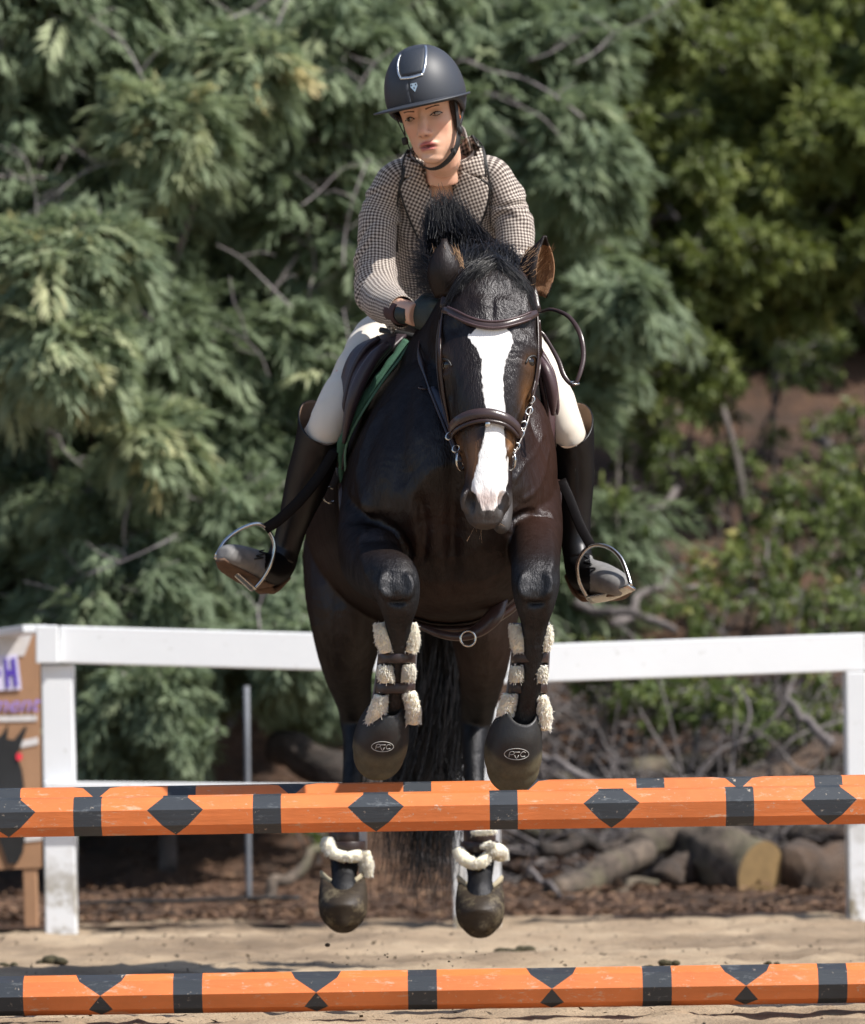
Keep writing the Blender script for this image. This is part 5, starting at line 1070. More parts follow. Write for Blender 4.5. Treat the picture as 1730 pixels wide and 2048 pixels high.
# girth
G = Geo(); P = []; U = []
for i in range(33):
    a = R(180)+R(180)*i/32; d = 12.74; c = at(900, 968, d); ex = 2.15; w = .278; h = .372
    P.append(c+Vector((w*spow(math.cos(a), 2/ex), .12*(1-abs(math.sin(a))), h*spow(math.sin(a), 2/ex)))); U.append(Vector((math.cos(a), 0, math.sin(a))))
strap(G, P, U, .045, .010, 2); link('girth', G.mesh('girth'), M_leather, SD)
P = [at(838, 1252, 12.60), at(880, 1268, 12.58), at(920, 1273, 12.58), at(958, 1260, 12.58), at(988, 1232, 12.58), at(1006, 1198, 12.6)]
G = Geo(); strap(G, P, [Vector((0, -1, .25))]*6, [.006, .010, .012, .018, .022, .014], .008, 6); link('girth_flap', G.mesh('girth_flap'), M_leather2, SD)
G = Geo(); ring(G, at(936, 1277, 12.56), .019, .0028, (.1, -1, 0), 20); link('girth_ring', G.mesh('girth_ring'), M_steel, SD)
# stirrups
def stirrup(top, loop, tread, leather, lw, lab):
    G = Geo(); P = [at(*q) for q in leather]; strap(G, P, [Vector((0, -1, 0))]*len(P), lw, .0018, 5); o = link('stirrup_leather', G.mesh('stirrup_leather'), M_blackle, SD)
    G = Geo(); P = [at(*q) for q in loop]; cm = catmull([tuple(p) for p in P], 6); n = len(cm)
    loft(G, [(Vector(p), .0065-.0022*math.sin(math.pi*i/(n-1))*-1, .005) for i, p in enumerate(cm)], 10, 1, side=(.3, -1, 0)); 
    P = [at(*q) for q in tread]; loft(G, [(p, .014, .004) for p in P], 12, 4, side=(0, -1, .6), ex=3)
    s = link('stirrup_iron', G.mesh('stirrup_iron'), M_steel, o); s['label'] = lab
stirrup(None, [(432, 1112, 12.78), (452, 1080, 12.8), (485, 1056, 12.81), (518, 1048, 12.82), (540, 1066, 12.83), (549, 1095, 12.83), (540, 1130, 12.83), (524, 1158, 12.83), (507, 1178, 12.82)], [(432, 1112, 12.78), (470, 1146, 12.80), (508, 1180, 12.82)],
        [(672, 895, 12.80), (640, 950, 12.80), (600, 1000, 12.80), (560, 1038, 12.81), (530, 1058, 12.82)], .014, 'shiny steel stirrup around the left hand boot in the picture')
stirrup(None, [(1262, 1172, 12.66), (1252, 1140, 12.68), (1240, 1114, 12.7), (1218, 1095, 12.72), (1190, 1090, 12.74), (1168, 1102, 12.75), (1155, 1130, 12.76), (1160, 1165, 12.77), (1178, 1200, 12.78)], [(1178, 1200, 12.78), (1222, 1192, 12.72), (1264, 1174, 12.66)],
        [(1122, 960, 12.80), (1140, 1000, 12.78), (1160, 1050, 12.76), (1182, 1092, 12.74)], .013, 'shiny steel stirrup around the right hand boot in the picture')
G = Geo(); ring(G, at(660, 990, 13.0), .020, .003, (.3, -1, .1), 20); link('girth_ring', G.mesh('d_ring'), M_steel, SD)
G = Geo(); P = [at(672, 900, 12.98), at(684, 960, 12.96), at(690, 1010, 12.96), at(700, 1060, 12.97)]; strap(G, P, [Vector((-.4, -1, 0))]*4, .012, .003, 4); link('girth_strap', G.mesh('girth_strap'), M_leather, SD)
# ============================================================ RIDER
PR = empty('person', at(890, 660, 13.25)); tag(PR, 'rider in a brown checked jacket, black helmet and tall boots leaning forward on the horse', 'person')
hO = at(862, 229, 12.84)
Mh = Matrix.Rotation(R(-9), 3, 'Y')   # roll as seen by the camera
Mh = Mh @ Matrix.Rotation(R(-20), 3, 'Z') @ Matrix.Rotation(R(7), 3, 'X')
def hd(a, b, c): return hO + Mh@Vector((a, -b, c))    # a: towards image right, b: forward, c: up (metres)
hR = Mh@Vector((1, 0, 0)); hF = Mh@Vector((0, -1, 0)); hU = Mh@Vector((0, 0, 1))
def headgeo():
    G = Geo(); n = 36
    # (c, half width, forward, back, exponent)
    prof = [(-.124, .016, .052, -.030), (-.120, .026, .066, -.020), (-.111, .035, .075, -.010), (-.097, .044, .078, .010), (-.080, .051, .078, .035), (-.062, .057, .079, .055), (-.042, .060, .080, .072), (-.020, .064, .079, .082), (0, .066, .077, .090), (.020, .068, .082, .096), (.045, .071, .083, .100), (.075, .070, .076, .096), (.10, .056, .055, .075), (.118, .034, .028, .045), (.125, .012, .01, .015)]
    rows = catmull(prof, 3); vs = []
    for c, w, f, b in rows:
        w *= 1.12
        for k in range(n):
            a = 2*math.pi*k/n; ca, sa = math.cos(a), math.sin(a); ex = 2.12
            x = w*spow(ca, 2/ex); y = (f if sa > 0 else b)*spow(sa, 2/ex) 
            vs.append(hd(x, y, c))
    m = len(rows); f = [(i*n+k, (i+1)*n+k, (i+1)*n+(k+1) % n, i*n+(k+1) % n) for i in range(m-1) for k in range(n)]
    f += [tuple(range(n)), tuple((m-1)*n+k for k in range(n-1, -1, -1))]
    G.add(vs, f); return G
PB = headgeo()
def hl(st, n=14, sub=3, side=None): loft(PB, [(hd(*s[:3]), s[3], s[4]) for s in st], n, sub, side=side or hR)
hl([(0, .074, .014, .010, .010), (0, .081, -.002, .0098, .010), (0, .089, -.021, .0108, .011), (0, .096, -.036, .0125, .011), (0, .097, -.044, .0122, .009), (0, .084, -.051, .010, .006)])   # nose
for s in (-1, 1): ball(PB, hd(s*.0138, .086, -.045), (.0088, .009, .0068), 12, 8)
loft(PB, [(hd(-.029, .070, -.0745), .003, .003), (hd(-.014, .081, -.0715), .0046, .005), (hd(0, .085, -.0705), .0052, .005), (hd(.014, .081, -.0715), .0046, .005), (hd(.029, .070, -.0745), .003, .003)], 12, 3, side=hF)
loft(PB, [(hd(-.026, .070, -.0790), .003, .003), (hd(-.012, .078, -.0845), .0056, .006), (hd(0, .080, -.0860), .0062, .006), (hd(.012, .078, -.0845), .0056, .006), (hd(.026, .070, -.0790), .003, .003)], 12, 3, side=hF)
ball(PB, hd(0, .061, -.108), (.029, .018, .016), 14, 10)
for s in (-1, 1):
    loft(PB, [(hd(s*.066, .002, .020), .008, .012), (hd(s*.071, -.004, .008), .006, .017), (hd(s*.069, .0, -.016), .005, .012), (hd(s*.066, .004, -.030), .004, .007)], 14, 3, side=hR)   # ears
# neck, trunk, limbs
NECKB = at(888, 335, 12.98)
loft(PB, [(NECKB-Vector((0, 0, .03)), .056, .054), (at(885, 322, 12.95), .048, .049), (hd(.0, -.022, -.11), .047, .049), (hd(0, -.018, -.06), .052, .058)], 22, 4)
loft(PB, pl([(890, 700, 13.3, 80, 60), (890, 655, 13.28, 112, 80), (889, 560, 13.22, 88, 66), (888, 480, 13.14, 104, 76), (888, 410, 13.08, 112, 76), (888, 362, 13.03, 108, 56), (887, 332, 12.99, 56, 40)]), 30, 4, ex=2.3)
ARML = [(800, 362, 13.02, 32, 32), (775, 385, 13.02, 32, 32), (762, 430, 13.02, 31, 32), (756, 490, 13.0, 30, 31), (754, 550, 12.98, 27, 29), (758, 582, 12.9, 28, 28), (780, 605, 12.78, 24, 24), (806, 622, 12.69, 18, 22), (832, 630, 12.63, 17, 24)]
ARMR = [(978, 362, 13.02, 32, 32), (1005, 385, 13.02, 32, 32), (1022, 430, 13.02, 31, 32), (1029, 490, 13.0, 30, 31), (1031, 545, 12.98, 27, 29), (1027, 578, 12.9, 28, 28), (1010, 600, 12.78, 24, 24), (990, 622, 12.69, 18, 22), (970, 634, 12.63, 17, 24)]
LEGL = [(830, 680, 13.28, 84, 84), (770, 705, 13.18, 72, 78), (728, 735, 13.02, 46, 60), (690, 792, 12.89, 42, 50), (658, 845, 12.83, 35, 42), (636, 890, 12.86, 34, 40), (612, 960, 12.92, 33, 38), (586, 1040, 12.98, 24, 28), (564, 1105, 13.0, 22, 26), (548, 1140, 12.98, 22, 30), (515, 1130, 12.88, 24, 20), (470, 1116, 12.78, 24, 14)]
LEGR = [(945, 680, 13.28, 84, 84), (1010, 705, 13.18, 72, 78), (1058, 730, 13.02, 46, 60), (1100, 788, 12.89, 40, 50), (1127, 842, 12.83, 32, 42), (1142, 890, 12.86, 34, 40), (1148, 960, 12.92, 33, 38), (1150, 1040, 12.98, 24, 28), (1152, 1105, 12.97, 22, 26), (1160, 1150, 12.93, 22, 30), (1190, 1158, 12.82, 24, 20), (1230, 1168, 12.72, 24, 14)]
for L_ in (ARML, ARMR, LEGL, LEGR): loft(PB, pl(L_), 20, 4)
# hands: palm, four fingers curled round the rein, thumb on top
def hand(G, wr, pal, sgn, grow=0.0):
    """wr wrist point, pal direction from wrist to knuckles"""
    pal = pal.normalized(); up = Vector((0, 0, 1)); sd = pal.cross(up).normalized()*sgn; up = sd.cross(pal)*sgn
    up = Vector((0, -.15, 1)); up = (up-pal*up.dot(pal)).normalized(); inn = pal.cross(up).normalized()*sgn
    kn = wr+pal*.085
    loft(G, [(wr-pal*.01, .020+grow, .025+grow), (wr+pal*.03, .018+grow, .036+grow), (wr+pal*.07, .016+grow, .041+grow), (kn, .013+grow, .040+grow)], 16, 3, side=inn)
    for i, (o, l, r) in enumerate(((.030, .92, .0098), (.010, 1.0, .0102), (-.010, .95, .0098), (-.029, .78, .0088))):
        b = kn+up*o-pal*.008; r += grow; p1 = b+pal*.028*l; p2 = p1+(inn*.9+pal*.15)*.030*l; p3 = p2+(-pal*.95+inn*.05)*.022*l; p4 = p3+(-pal*.5-inn*.6)*.012*l
        loft(G, [(b, r, r), (p1, r, r), (p2, r*.95, r*.95), (p3, r*.85, r*.85), (p4, r*.55, r*.55)], 12, 3, side=up)
    b = wr+pal*.030+up*.024; p1 = b+up*.020+inn*.016+pal*.015; p2 = p1+pal*.032+inn*.010-up*.002; p3 = p2+pal*.022+inn*.008-up*.008
    r = .0105+grow; loft(G, [(b, r*1.25, r*1.25), (p1, r*1.1, r*1.1), (p2, r, r), (p3, r*.75, r*.75)], 12, 3, side=up)
    return kn
wl_, pl_ = at(820, 628, 12.67), Vector((.62, -.75, -.12)); wr_, pr_ = at(985, 630, 12.67), Vector((-.62, -.75, -.12))
hand(PB, wl_, pl_, -1); hand(PB, wr_, pr_, 1)
pb = remesh(PB, .0032, 8, .5, 'body')
pb = thin(pb, .30, lambda c: np.linalg.norm(c-np.array(hO), axis=1) < .19)
hb = lambda a, b, c, r, x: (hd(a, b, c), r, x)
co = coords(pb); near = np.linalg.norm(co-np.array(hO), axis=1) < .2
bl = []
for s in (-1, 1):
    bl += [hb(s*.0365, .080, .002, (.015, .02, .010), -.0085), hb(s*.010, .09, .004, (.006, .02, .008), -.003), hb(s*.030, .085, .024, (.020, .02, .006), .0035), hb(s*.046, .065, -.055, (.016, .03, .02), -.003),
           hb(s*.021, .095, -.040, (.006, .012, .012), -.002), hb(s*.008, .105, -.049, (.004, .006, .003), -.003), hb(s*.0365, .085, -.013, (.014, .02, .005), .0015), hb(s*.05, .04, -.09, (.012, .03, .02), .003)]
for s in (-1, 1): bl += [hb(s*.042, .06, -.026, (.024, .03, .020), .0035)]
bl += [hb(0, .09, -.0775, (.024, .02, .0024), -.006), hb(0, .085, -.097, (.016, .02, .006), -.003), hb(0, .088, -.062, (.003, .01, .006), -.0015)]
bumps(pb, bl)
co = coords(pb); D = (co-np.array(hO)); la = D@np.array(hR); lf = D@np.array(hF); lc = D@np.array(hU)
def g(a, c, ra, rc): return np.exp(-((la-a)/ra)**2-((lc-c)/rc)**2)*(lf > .05)*near
lip = np.clip(1.7*np.exp(-((la)/.0235)**4-((lc+.0790-.0030*np.cos(la*75))/.0125)**4)*(lf > .07)*near-.35, 0, 1)
attr(pb, 'lip', lip); attr(pb, 'flush', g(.043, -.035, .02, .02)+g(-.043, -.035, .02, .02)+0.7*g(0, -.037, .015, .014))
attr(pb, 'mouth', 1.3*g(0, -.0775, .020, .0030)*1.0+g(-.0075, -.0505, .004, .003)+g(.0075, -.0505, .004, .003)); attr(pb, 'lid', g(.0365, .008, .016, .006)+g(-.0365, .008, .016, .006)+.6*g(.0365, -.006, .013, .004)+.6*g(-.0365, -.006, .013, .004))
t = NT('skin'); v = t.obj(); n = t.noise(60, 4, .6, v)
c = t.mix(n, (.68, .40, .27), (.78, .49, .35)); c = t.mix(t.ramp(t.noise(18, 4, .65, v), [(.4, (0, 0, 0)), (.7, (.55, .55, .55))]), c, (.70, .34, .24)); t.bump(t.noise(420, 3, .6, v), .2, .0012); c = t.mix(t.math('MULTIPLY', t.attr('flush').outputs['Fac'], .45), c, (.66, .27, .20)); c = t.mix(t.attr('lip').outputs['Fac'], c, (.50, .15, .135))
c = t.mix(t.math('MULTIPLY', t.attr('lid').outputs['Fac'], .35), c, (.30, .14, .10)); c = t.mix(t.math('MULTIPLY', t.attr('mouth').outputs['Fac'], .95, clamp=True), c, (.10, .025, .02))
t.col(c).set(Roughness=.45); t.b.inputs['Subsurface Weight'].default_value = .12; t.b.inputs['Subsurface Radius'].default_value = (.012, .005, .003); t.b.inputs['Subsurface Scale'].default_value = .6; M_skin = t.m
pbo = link('body', pb, M_skin, PR)
pbv = BVHTree.FromPolygons(coords(pb).tolist(), [tuple(p.vertices) for p in pb.polygons])
def fs(a, c, off=0.0):
    """point on the face for lateral a, height c"""
    o = hd(a, .2, c); loc, n_, i, ds = pbv.ray_cast(o, -hF)
    if loc is None: return hd(a, .07, c), hF
    return loc+hF*off, (n_ if n_.dot(hF) > 0 else -n_)
M_white_eye = simple('eye_white', (.36, .32, .30), .15, var=.05); M_iris = simple('iris', (.035, .018, .010), .1, var=.2); M_lash = simple('lash', (.012, .008, .007), .6); M_brow = simple('brow_hair', (.13, .065, .04), .7, var=.4, scale=300)  # eye white kept dark: shade over the eyes is put into its colour
for s in (-1, 1):
    p, n_ = fs(s*.0365, .0, 0); cc = p-hF*.0075
    G = Geo(); ball(G, Vector((0, 0, 0)), (.0138, .0105, .0062), 24, 14); Mr = Mh@Matrix.Rotation(R(-s*8), 3, 'Z'); G.v = [tuple(cc+Mr@Vector(q)) for q in G.v]; e = link('eye', G.mesh('eye'), M_white_eye, PR)
    ic = cc+Mr@Vector((-.0045, -.0078, 0)); G = Geo(); ball(G, Vector((0, 0, 0)), (.0052, .0030, .0052), 16, 10); G.v = [tuple(ic+Mr@Vector(q)) for q in G.v]; link('iris', G.mesh('iris'), M_iris, e)
    G = Geo(); loft(G, [(fs(s*.0365+x, .0045-abs(x)**1.6*6, .0016)[0], .0011, .0013) for x in (-.015, -.010, -.004, .003, .010, .015)], 8, 4, side=hF); link('upper_lash', G.mesh('upper_lash'), M_lash, e)
    G = Geo(); loft(G, [(fs(s*.0365+x, -.0062+abs(x)**1.6*5, .0006)[0], .0004, .0006) for x in (-.012, -.006, 0, .006, .012)], 8, 4, side=hF); link('lower_lash', G.mesh('lower_lash'), M_lash, e)
    G = Geo(); loft(G, [(fs(s*(.015+x), .0168+.0028*math.sin(x/.034*2.4), .0000)[0], .0006, .0034*(1-.5*x/.034)) for x in (0, .008, .016, .025, .034)], 8, 4, side=hF); link('eyebrow', G.mesh('eyebrow'), M_brow, PR)
# hair by the temples and neck
M_hair = simple('brown_hair', (.055, .025, .014), .45, var=.5, scale=200)
hairs('hair', [(420, [hd(.076, .018, .035), hd(.074, .03, .03), hd(.070, .040, .03)], [hd(.074, .012, -.050), hd(.069, .028, -.055)], (0, 0, 0), .0018, .003, .0007), (200, [hd(-.070, .018, .035), hd(-.066, .03, .03)], [hd(-.067, .012, -.03), hd(-.064, .02, -.03)], (0, 0, 0), .0015, .002, .0007),
               (500, [hd(-.05, -.07, .03), hd(0, -.09, .03), hd(.06, -.06, .03)], [hd(-.03, -.075, -.09), hd(.04, -.07, -.09)], (0, 0, 0), .006, .006, .0009)], PR, M_hair, 9)
M_gold = simple('orange_earplug', (.75, .16, .04), .4); G = Geo(); ball(G, hd(.0745, .004, -.022), (.004, .004, .006), 10, 8); link('earring', G.mesh('earring'), M_gold, PR)

# --- helmet
t = NT('helmet_shell'); v = t.obj(); t.col(t.mix(t.noise(14, 3, .6, v), (.026, .030, .040), (.036, .041, .053))).set(Roughness=.52); t.b.inputs['Specular IOR Level'].default_value = .55; t.bump(t.noise(500, 2, .5, v), .12, .001); M_hel = t.m
M_help = simple('helmet_panel', (.020, .026, .038), .6, var=.2, scale=200, bump=.2, bscale=600); M_sil = simple('silver_trim', (.66, .68, .70), .2, .9, var=.08); M_web = simple('black_webbing', (.012, .012, .013), .6, var=.3, scale=200, bump=.3)
HC = (.0, .012, .052)
def hel(th, ph, k=0.0):
    """dome point: th around (0 = forward, + = image right), ph from rim 0 to crown pi/2"""
    ra, rbf, rbb, rc = .1020+k, .120+k, .130+k, .129+k
    ca, sa = math.cos(th), math.sin(th); cp = math.cos(ph)**.92
    return hd(HC[0]+ra*sa*cp, HC[1]+(rbf if ca > 0 else rbb)*ca*cp, HC[2]+rc*math.sin(ph) if ph >= 0 else HC[2]+rc*math.sin(ph)*.9)
HEL = empty('helmet', hd(0, 0, .1)); HEL.parent = PR; HEL.matrix_parent_inverse = PR.matrix_world.inverted(); bpy.context.view_layer.update()
def rim_low(th):   # how far the shell runs below the widest line: low at the back and sides
    c = math.cos(th); return R(-14) if c > .35 else R(-14)-R(22)*min(1, (.35-c)/.8)
rows = []
for i in range(20):
    row = []
    for j in range(65):
        th = 2*math.pi*j/64; ph = rim_low(th)+(R(89.5)-rim_low(th))*i/19; row.append(hel(th, ph))
    rows.append(row)
G = Geo(); grid_slab(G, rows, .010); me = G.mesh('shell'); o = link('shell', me, M_hel, HEL)
# brim
rows = []
for i in range(9):
    tt = i/8; row = []
    for j in range(61):
        th = R(-112)+R(224)*j/60; f = max(0, math.cos(th*.80)); ext = (.052*f**1.1+.004)*tt; dp = .004+.012*tt*f+ .010*(1-math.cos(th)) * .3
        b = hel(th, R(-8), .0005); out = (Mh@Vector((math.sin(th), -math.cos(th), 0))).normalized(); row.append(b+out*ext-hU*(dp-.006*(tt**.4)))
    rows.append(row)
G = Geo(); grid_slab(G, rows, -.004, hU); link('brim', G.mesh('brim'), M_hel, HEL)
# trim: a silver V frame with darker panel inside
def hstrip(name, pts, w, mat, k=.002, th=.0015, parent=None):
    G = Geo(); P = [hel(R(a), R(b), k) for a, b in pts]; U = [(hel(R(a), R(b), .05)-hel(R(a), R(b), 0)).normalized() for a, b in pts]
    strap(G, P, U, w, th, 5); return link(name, G.mesh(name), mat, parent or HEL)
hstrip('trim', [(-24, 60), (-21, 46), (-16, 32), (-11, 24)], .0026, M_sil, .0016)
hstrip('trim', [(-12, 24), (6, 22), (25, 23)], .0036, M_sil, .0018); hstrip('trim', [(24, 23), (31, 33), (40, 48), (50, 60), (60, 68)], .0034, M_sil, .0018)
rows = []
for i in range(13):
    ph = 26+i*3.5; l = np.interp(ph, [24, 32, 46, 60, 74], [-10, -14, -19, -22, -22]); r_ = np.interp(ph, [23, 33, 48, 60, 68], [24, 29, 38, 47, 56]); rows.append([hel(R(l+(r_-l)*j/10), R(ph), .0012) for j in range(11)])
G = Geo(); grid_slab(G, rows, .002); link('front_panel', G.mesh('front_panel'), M_help, HEL)
G = Geo(); P = [hel(R(x), R(y), .0015) for x, y in ((4, 15), (13, 15), (13.5, 11), (8.5, 5), (3.5, 11))]; G.add(P+[p-hF*.003 for p in P], [(4, 3, 2, 1, 0)]+[(i, (i+1) % 5, 5+(i+1) % 5, 5+i) for i in range(5)]); link('badge', G.mesh('badge'), M_sil, HEL, False)
G = Geo()
for x, y in ((5.5, 13), (11.2, 13), (8.4, 9.5)): ball(G, hel(R(x), R(y), .0022), (.0016, .0012, .0026), 8, 6)
link('badge_mark', G.mesh('badge_mark'), M_help, HEL)
G = Geo(); ball(G, hd(.082, .012, .034), (.003, .004, .005), 10, 8); link('adjuster_dot', G.mesh('adjuster_dot'), simple('yellow_plastic', (.85, .75, .05), .4), HEL)
# harness
def web(pts, w, nm='chin_strap'):
    G = Geo(); P = [hd(*p) for p in pts]; c0 = hd(0, 0, -.04); strap(G, P, [(p-c0).normalized() for p in P], w, .0016, 5); link(nm, G.mesh(nm), M_web, HEL)
web([(.083, .030, .030), (.080, .030, -.010), (.075, .030, -.052), (.066, .045, -.092), (.044, .055, -.119), (.014, .056, -.135), (-.017, .050, -.135), (-.044, .042, -.116), (-.064, .030, -.080), (-.070, .030, -.045), (-.080, .034, .0), (-.086, .040, .030)], [.006, .006, .008, .010, .010, .009, .008, .007, .006, .005, .004, .004])
web([(.082, -.030, .020), (.079, -.010, -.02), (.075, .028, -.052)], .005); web([(-.084, -.02, .020), (-.079, 0, -.02), (-.072, .028, -.045)], .005)
for p, r_ in (((.076, .032, -.055), .010), ((-.073, .032, -.052), .010), ((.055, .050, -.104), .009)):
    G = Geo(); box(G, hd(*p), (r_*1.5, r_*1.2, r_*2), Mh, 0, .003); link('buckle', G.mesh('buckle'), M_web, HEL)
# headphone-like cord hanging from the helmet over the jacket
# --- jacket
t = NT('checked_tweed'); uv = t.N('ShaderNodeUVMap'); sp = t.N('ShaderNodeSeparateXYZ'); t.L(uv.outputs[0], sp.inputs[0]); vv = t.obj()
def wave(o, per): return t.math('SINE', t.math('MULTIPLY', o, 2*math.pi/per))
wob = t.math('MULTIPLY', t.math('SUBTRACT', t.noise(16, 3, .6, vv), .5), .006)
PER = .0092
a_ = t.ramp(t.math('MULTIPLY_ADD', wave(t.math('ADD', sp.outputs['X'], wob), PER), .5, .5), [(.42, (0, 0, 0)), (.72, (1, 1, 1))]); b_ = t.ramp(t.math('MULTIPLY_ADD', wave(t.math('ADD', sp.outputs['Y'], wob), PER), .5, .5), [(.42, (0, 0, 0)), (.72, (1, 1, 1))])
mx = t.math('MAXIMUM', a_, b_); both = t.math('MULTIPLY', a_, b_)
c = t.mix(mx, (.024, .016, .014), (.30, .25, .22)); c = t.mix(t.math('MULTIPLY', both, .9), c, (.78, .71, .63)); c = t.mix(t.math('MULTIPLY', t.noise(260, 3, .6, vv), .35), c, (.10, .068, .055))
t.col(c).set(Roughness=.9); t.b.inputs['Sheen Weight'].default_value = .15; t.bump(t.noise(300, 3, .6, vv), .3, .002); M_tweed = t.m
M_cord = simple('black_cord', (.010, .009, .009), .6)
def wrinkle(folds):
    """folds: (tt centre, width, depth, angle phase) ridges along the sleeve"""
    def fn(v, tt, a, fr):
        p, s, u, tn = fr; dd = v-p; k = 1.0+.07*noise.noise(Vector((v.x*14, v.y*14, v.z*14+3)))+.05*noise.noise(Vector((v.x*40, v.y*40, v.z*18)))
        for c0, w0, dp, ph in folds:
            q = (tt-c0-.055*math.sin(a*1.0+ph)-.012*math.sin(a*3+ph*2))/w0; k += 1.9*dp*(math.exp(-q*q)-.7*math.exp(-(q-1.6)**2*2))*max(0, .45+.55*math.cos(a-ph))
        return p+dd*k
    return fn
JK = empty('jacket', at(888, 480, 13.1)); JK.parent = PR; JK.matrix_parent_inverse = PR.matrix_world.inverted(); bpy.context.view_layer.update()
TR = pl([(890, 688, 13.27, 124, 90), (890, 650, 13.26, 126, 92), (889, 590, 13.23, 108, 84), (889, 530, 13.19, 108, 84), (888, 470, 13.14, 118, 88), (888, 410, 13.09, 122, 88), (888, 365, 13.04, 124, 72), (887, 338, 13.01, 104, 56), (886, 318, 12.99, 84, 46), (885, 300, 12.97, 62, 42)])
G = Geo(); loft(G, TR, 56, 6, ex=2.35, cap=False, fn=wrinkle([(.30, .03, -.04, .5), (.42, .03, .03, 2), (.55, .04, -.03, 4)]))
# open the V at the neck: drop the faces of the opening
keep = [i for i, f in enumerate(G.f)]
def inV(p):
    x, y = pix(p)
    if p.y > 13.05 or y > 470 or y < 270: return False
    l = np.interp(y, [270, 300, 336, 388, 470], [845, 843, 846, 862, 886]); r_ = np.interp(y, [270, 300, 336, 385, 470], [925, 921, 917, 908, 886]); return l < x < r_
vs = [Vector(v) for v in G.v]; ok = [i for i, f in enumerate(G.f) if not inV(sum((vs[k] for k in f), Vector())/len(f)) ]
G.f = [G.f[i] for i in ok]; G.uv = [G.uv[i] for i in ok]; G.m = [G.m[i] for i in ok]
me = G.mesh('front'); jo = link('jacket_body', me, M_tweed, JK)
jbv = BVHTree.FromPolygons([v.co.copy() for v in me.vertices], [tuple(p.vertices) for p in me.polygons])
fulln = Geo(); loft(fulln, TR, 56, 4, ex=2.35, cap=False); fbv = BVHTree.FromPolygons([Vector(v) for v in fulln.v], fulln.f)
SLL = pl([(846, 350, 13.02, 30, 32), (818, 348, 13.02, 34, 36), (793, 357, 13.02, 36, 39), (776, 386, 13.02, 38, 42), (764, 420, 13.02, 39, 43), (755, 455, 13.01, 39, 43), (752, 505, 12.99, 39, 41), (751, 552, 12.965, 42, 42), (757, 585, 12.92, 44, 42), (772, 606, 12.84, 42, 40), (790, 618, 12.765, 34, 36), (803, 624, 12.71, 29, 33)])
SLR = pl([(934, 348, 13.02, 30, 32), (962, 344, 13.02, 34, 36), (986, 352, 13.02, 36, 39), (1004, 382, 13.02, 38, 42), (1017, 416, 13.02, 39, 43), (1027, 450, 13.01, 39, 43), (1031, 505, 12.99, 39, 41), (1033, 552, 12.965, 42, 42), (1028, 585, 12.92, 44, 42), (1012, 606, 12.84, 42, 40), (996, 618, 12.765, 34, 36), (985, 624, 12.71, 29, 33)])
for sl, ph in ((SLL, 3.4), (SLR, 0.2)):
    G = Geo(); loft(G, sl, 40, 9, fn=wrinkle([(.30, .018, .05, ph), (.36, .014, -.06, ph+1), (.45, .02, .06, ph+2), (.52, .012, -.07, ph), (.57, .015, .08, ph), (.62, .012, -.09, ph+.5), (.67, .016, .08, ph+1), (.74, .014, -.06, ph)]), cap=False)
    s = link('sleeve', G.mesh('sleeve'), M_tweed, JK)
    md = s.modifiers.new('th', 'SOLIDIFY'); md.thickness = .003; md.offset = -1
def lapel(name, L1, R1, off, uvr, th=.003, cols=6, sub=4, tree=None):
    A1 = catmull(L1, sub); B1 = catmull(R1, sub); rows = []; 
    for a, b in zip(A1, B1):
        row = []
        for j in range(cols+1):
            x = a[0]+(b[0]-a[0])*j/cols; y = a[1]+(b[1]-a[1])*j/cols; p, n_ = surf(x, y, off+.004*math.sin(math.pi*j/cols), fbv, 12.93); row.append(p)
        rows.append(row)
    G = Geo(); grid_slab(G, rows, th, Vector((0, -1, 0)))
    cr, sr = math.cos(uvr), math.sin(uvr); G.uv = [tuple((u[0]*cr-u[1]*sr, u[0]*sr+u[1]*cr) for u in q) if q else None for q in G.uv]
    o = link(name, G.mesh(name), M_tweed, JK)
    G = Geo(); ed = [r_[0 if sum(a[0] for a in L1) < sum(b[0] for b in R1) and uvr > 0 else -1] for r_ in rows]; strap(G, ed, [Vector((0, -1, 0))]*len(ed), .0026, .0024, 1); link('lapel_edge', G.mesh('lapel_edge'), M_cord, o); return o  # dark strip outlines the lapel, standing for the shade under its edge
lapel('lapel', [(810, 362), (803, 376), (812, 410), (830, 455), (852, 500)], [(847, 340), (853, 360), (864, 392), (874, 425), (880, 470)], .012, .45)
lapel('lapel', [(916, 338), (912, 360), (906, 388), (897, 425), (890, 470)], [(958, 358), (975, 374), (968, 420), (945, 470), (915, 520)], .012, -.35)
lapel('collar', [(838, 285), (822, 305), (812, 330), (808, 356)], [(846, 292), (844, 310), (846, 330), (848, 348)], .012, .3)
lapel('collar', [(924, 280), (920, 300), (916, 320), (914, 345)], [(944, 270), (957, 300), (965, 335), (967, 354)], .012, -.3)
G = Geo(); P = [at(x, y, d) for x, y, d in ((838, 300, 12.93), (842, 270, 13.02), (885, 258, 13.06), (925, 262, 13.02), (938, 290, 12.93))]; strap(G, P, [(p-at(886, 290, 12.97)).normalized() for p in P], .018, .003, 6); link('collar', G.mesh('collar'), M_tweed, JK)
# black cord over the jacket
G = Geo(); P = []; U = []
for x, y in ((822, 318), (812, 350), (804, 375), (798, 405), (797, 440), (800, 500)):
    p, n_ = surf(x, y, .012, fbv, 12.93); P.append(p); U.append(n_)
strap(G, P, U, [.006, .006, .004, .003, .004, .003], .002, 5); link('cord', G.mesh('cord'), M_cord, JK)
G = Geo(); P = []; U = []
for x, y in ((945, 272), (958, 300), (968, 335), (975, 365), (982, 400)):
    p, n_ = surf(x, y, .014, fbv, 12.93); P.append(p); U.append(n_)
strap(G, P, U, [.003, .003, .003, .002, .002], .0015, 5); link('cord', G.mesh('cord'), M_cord, JK)
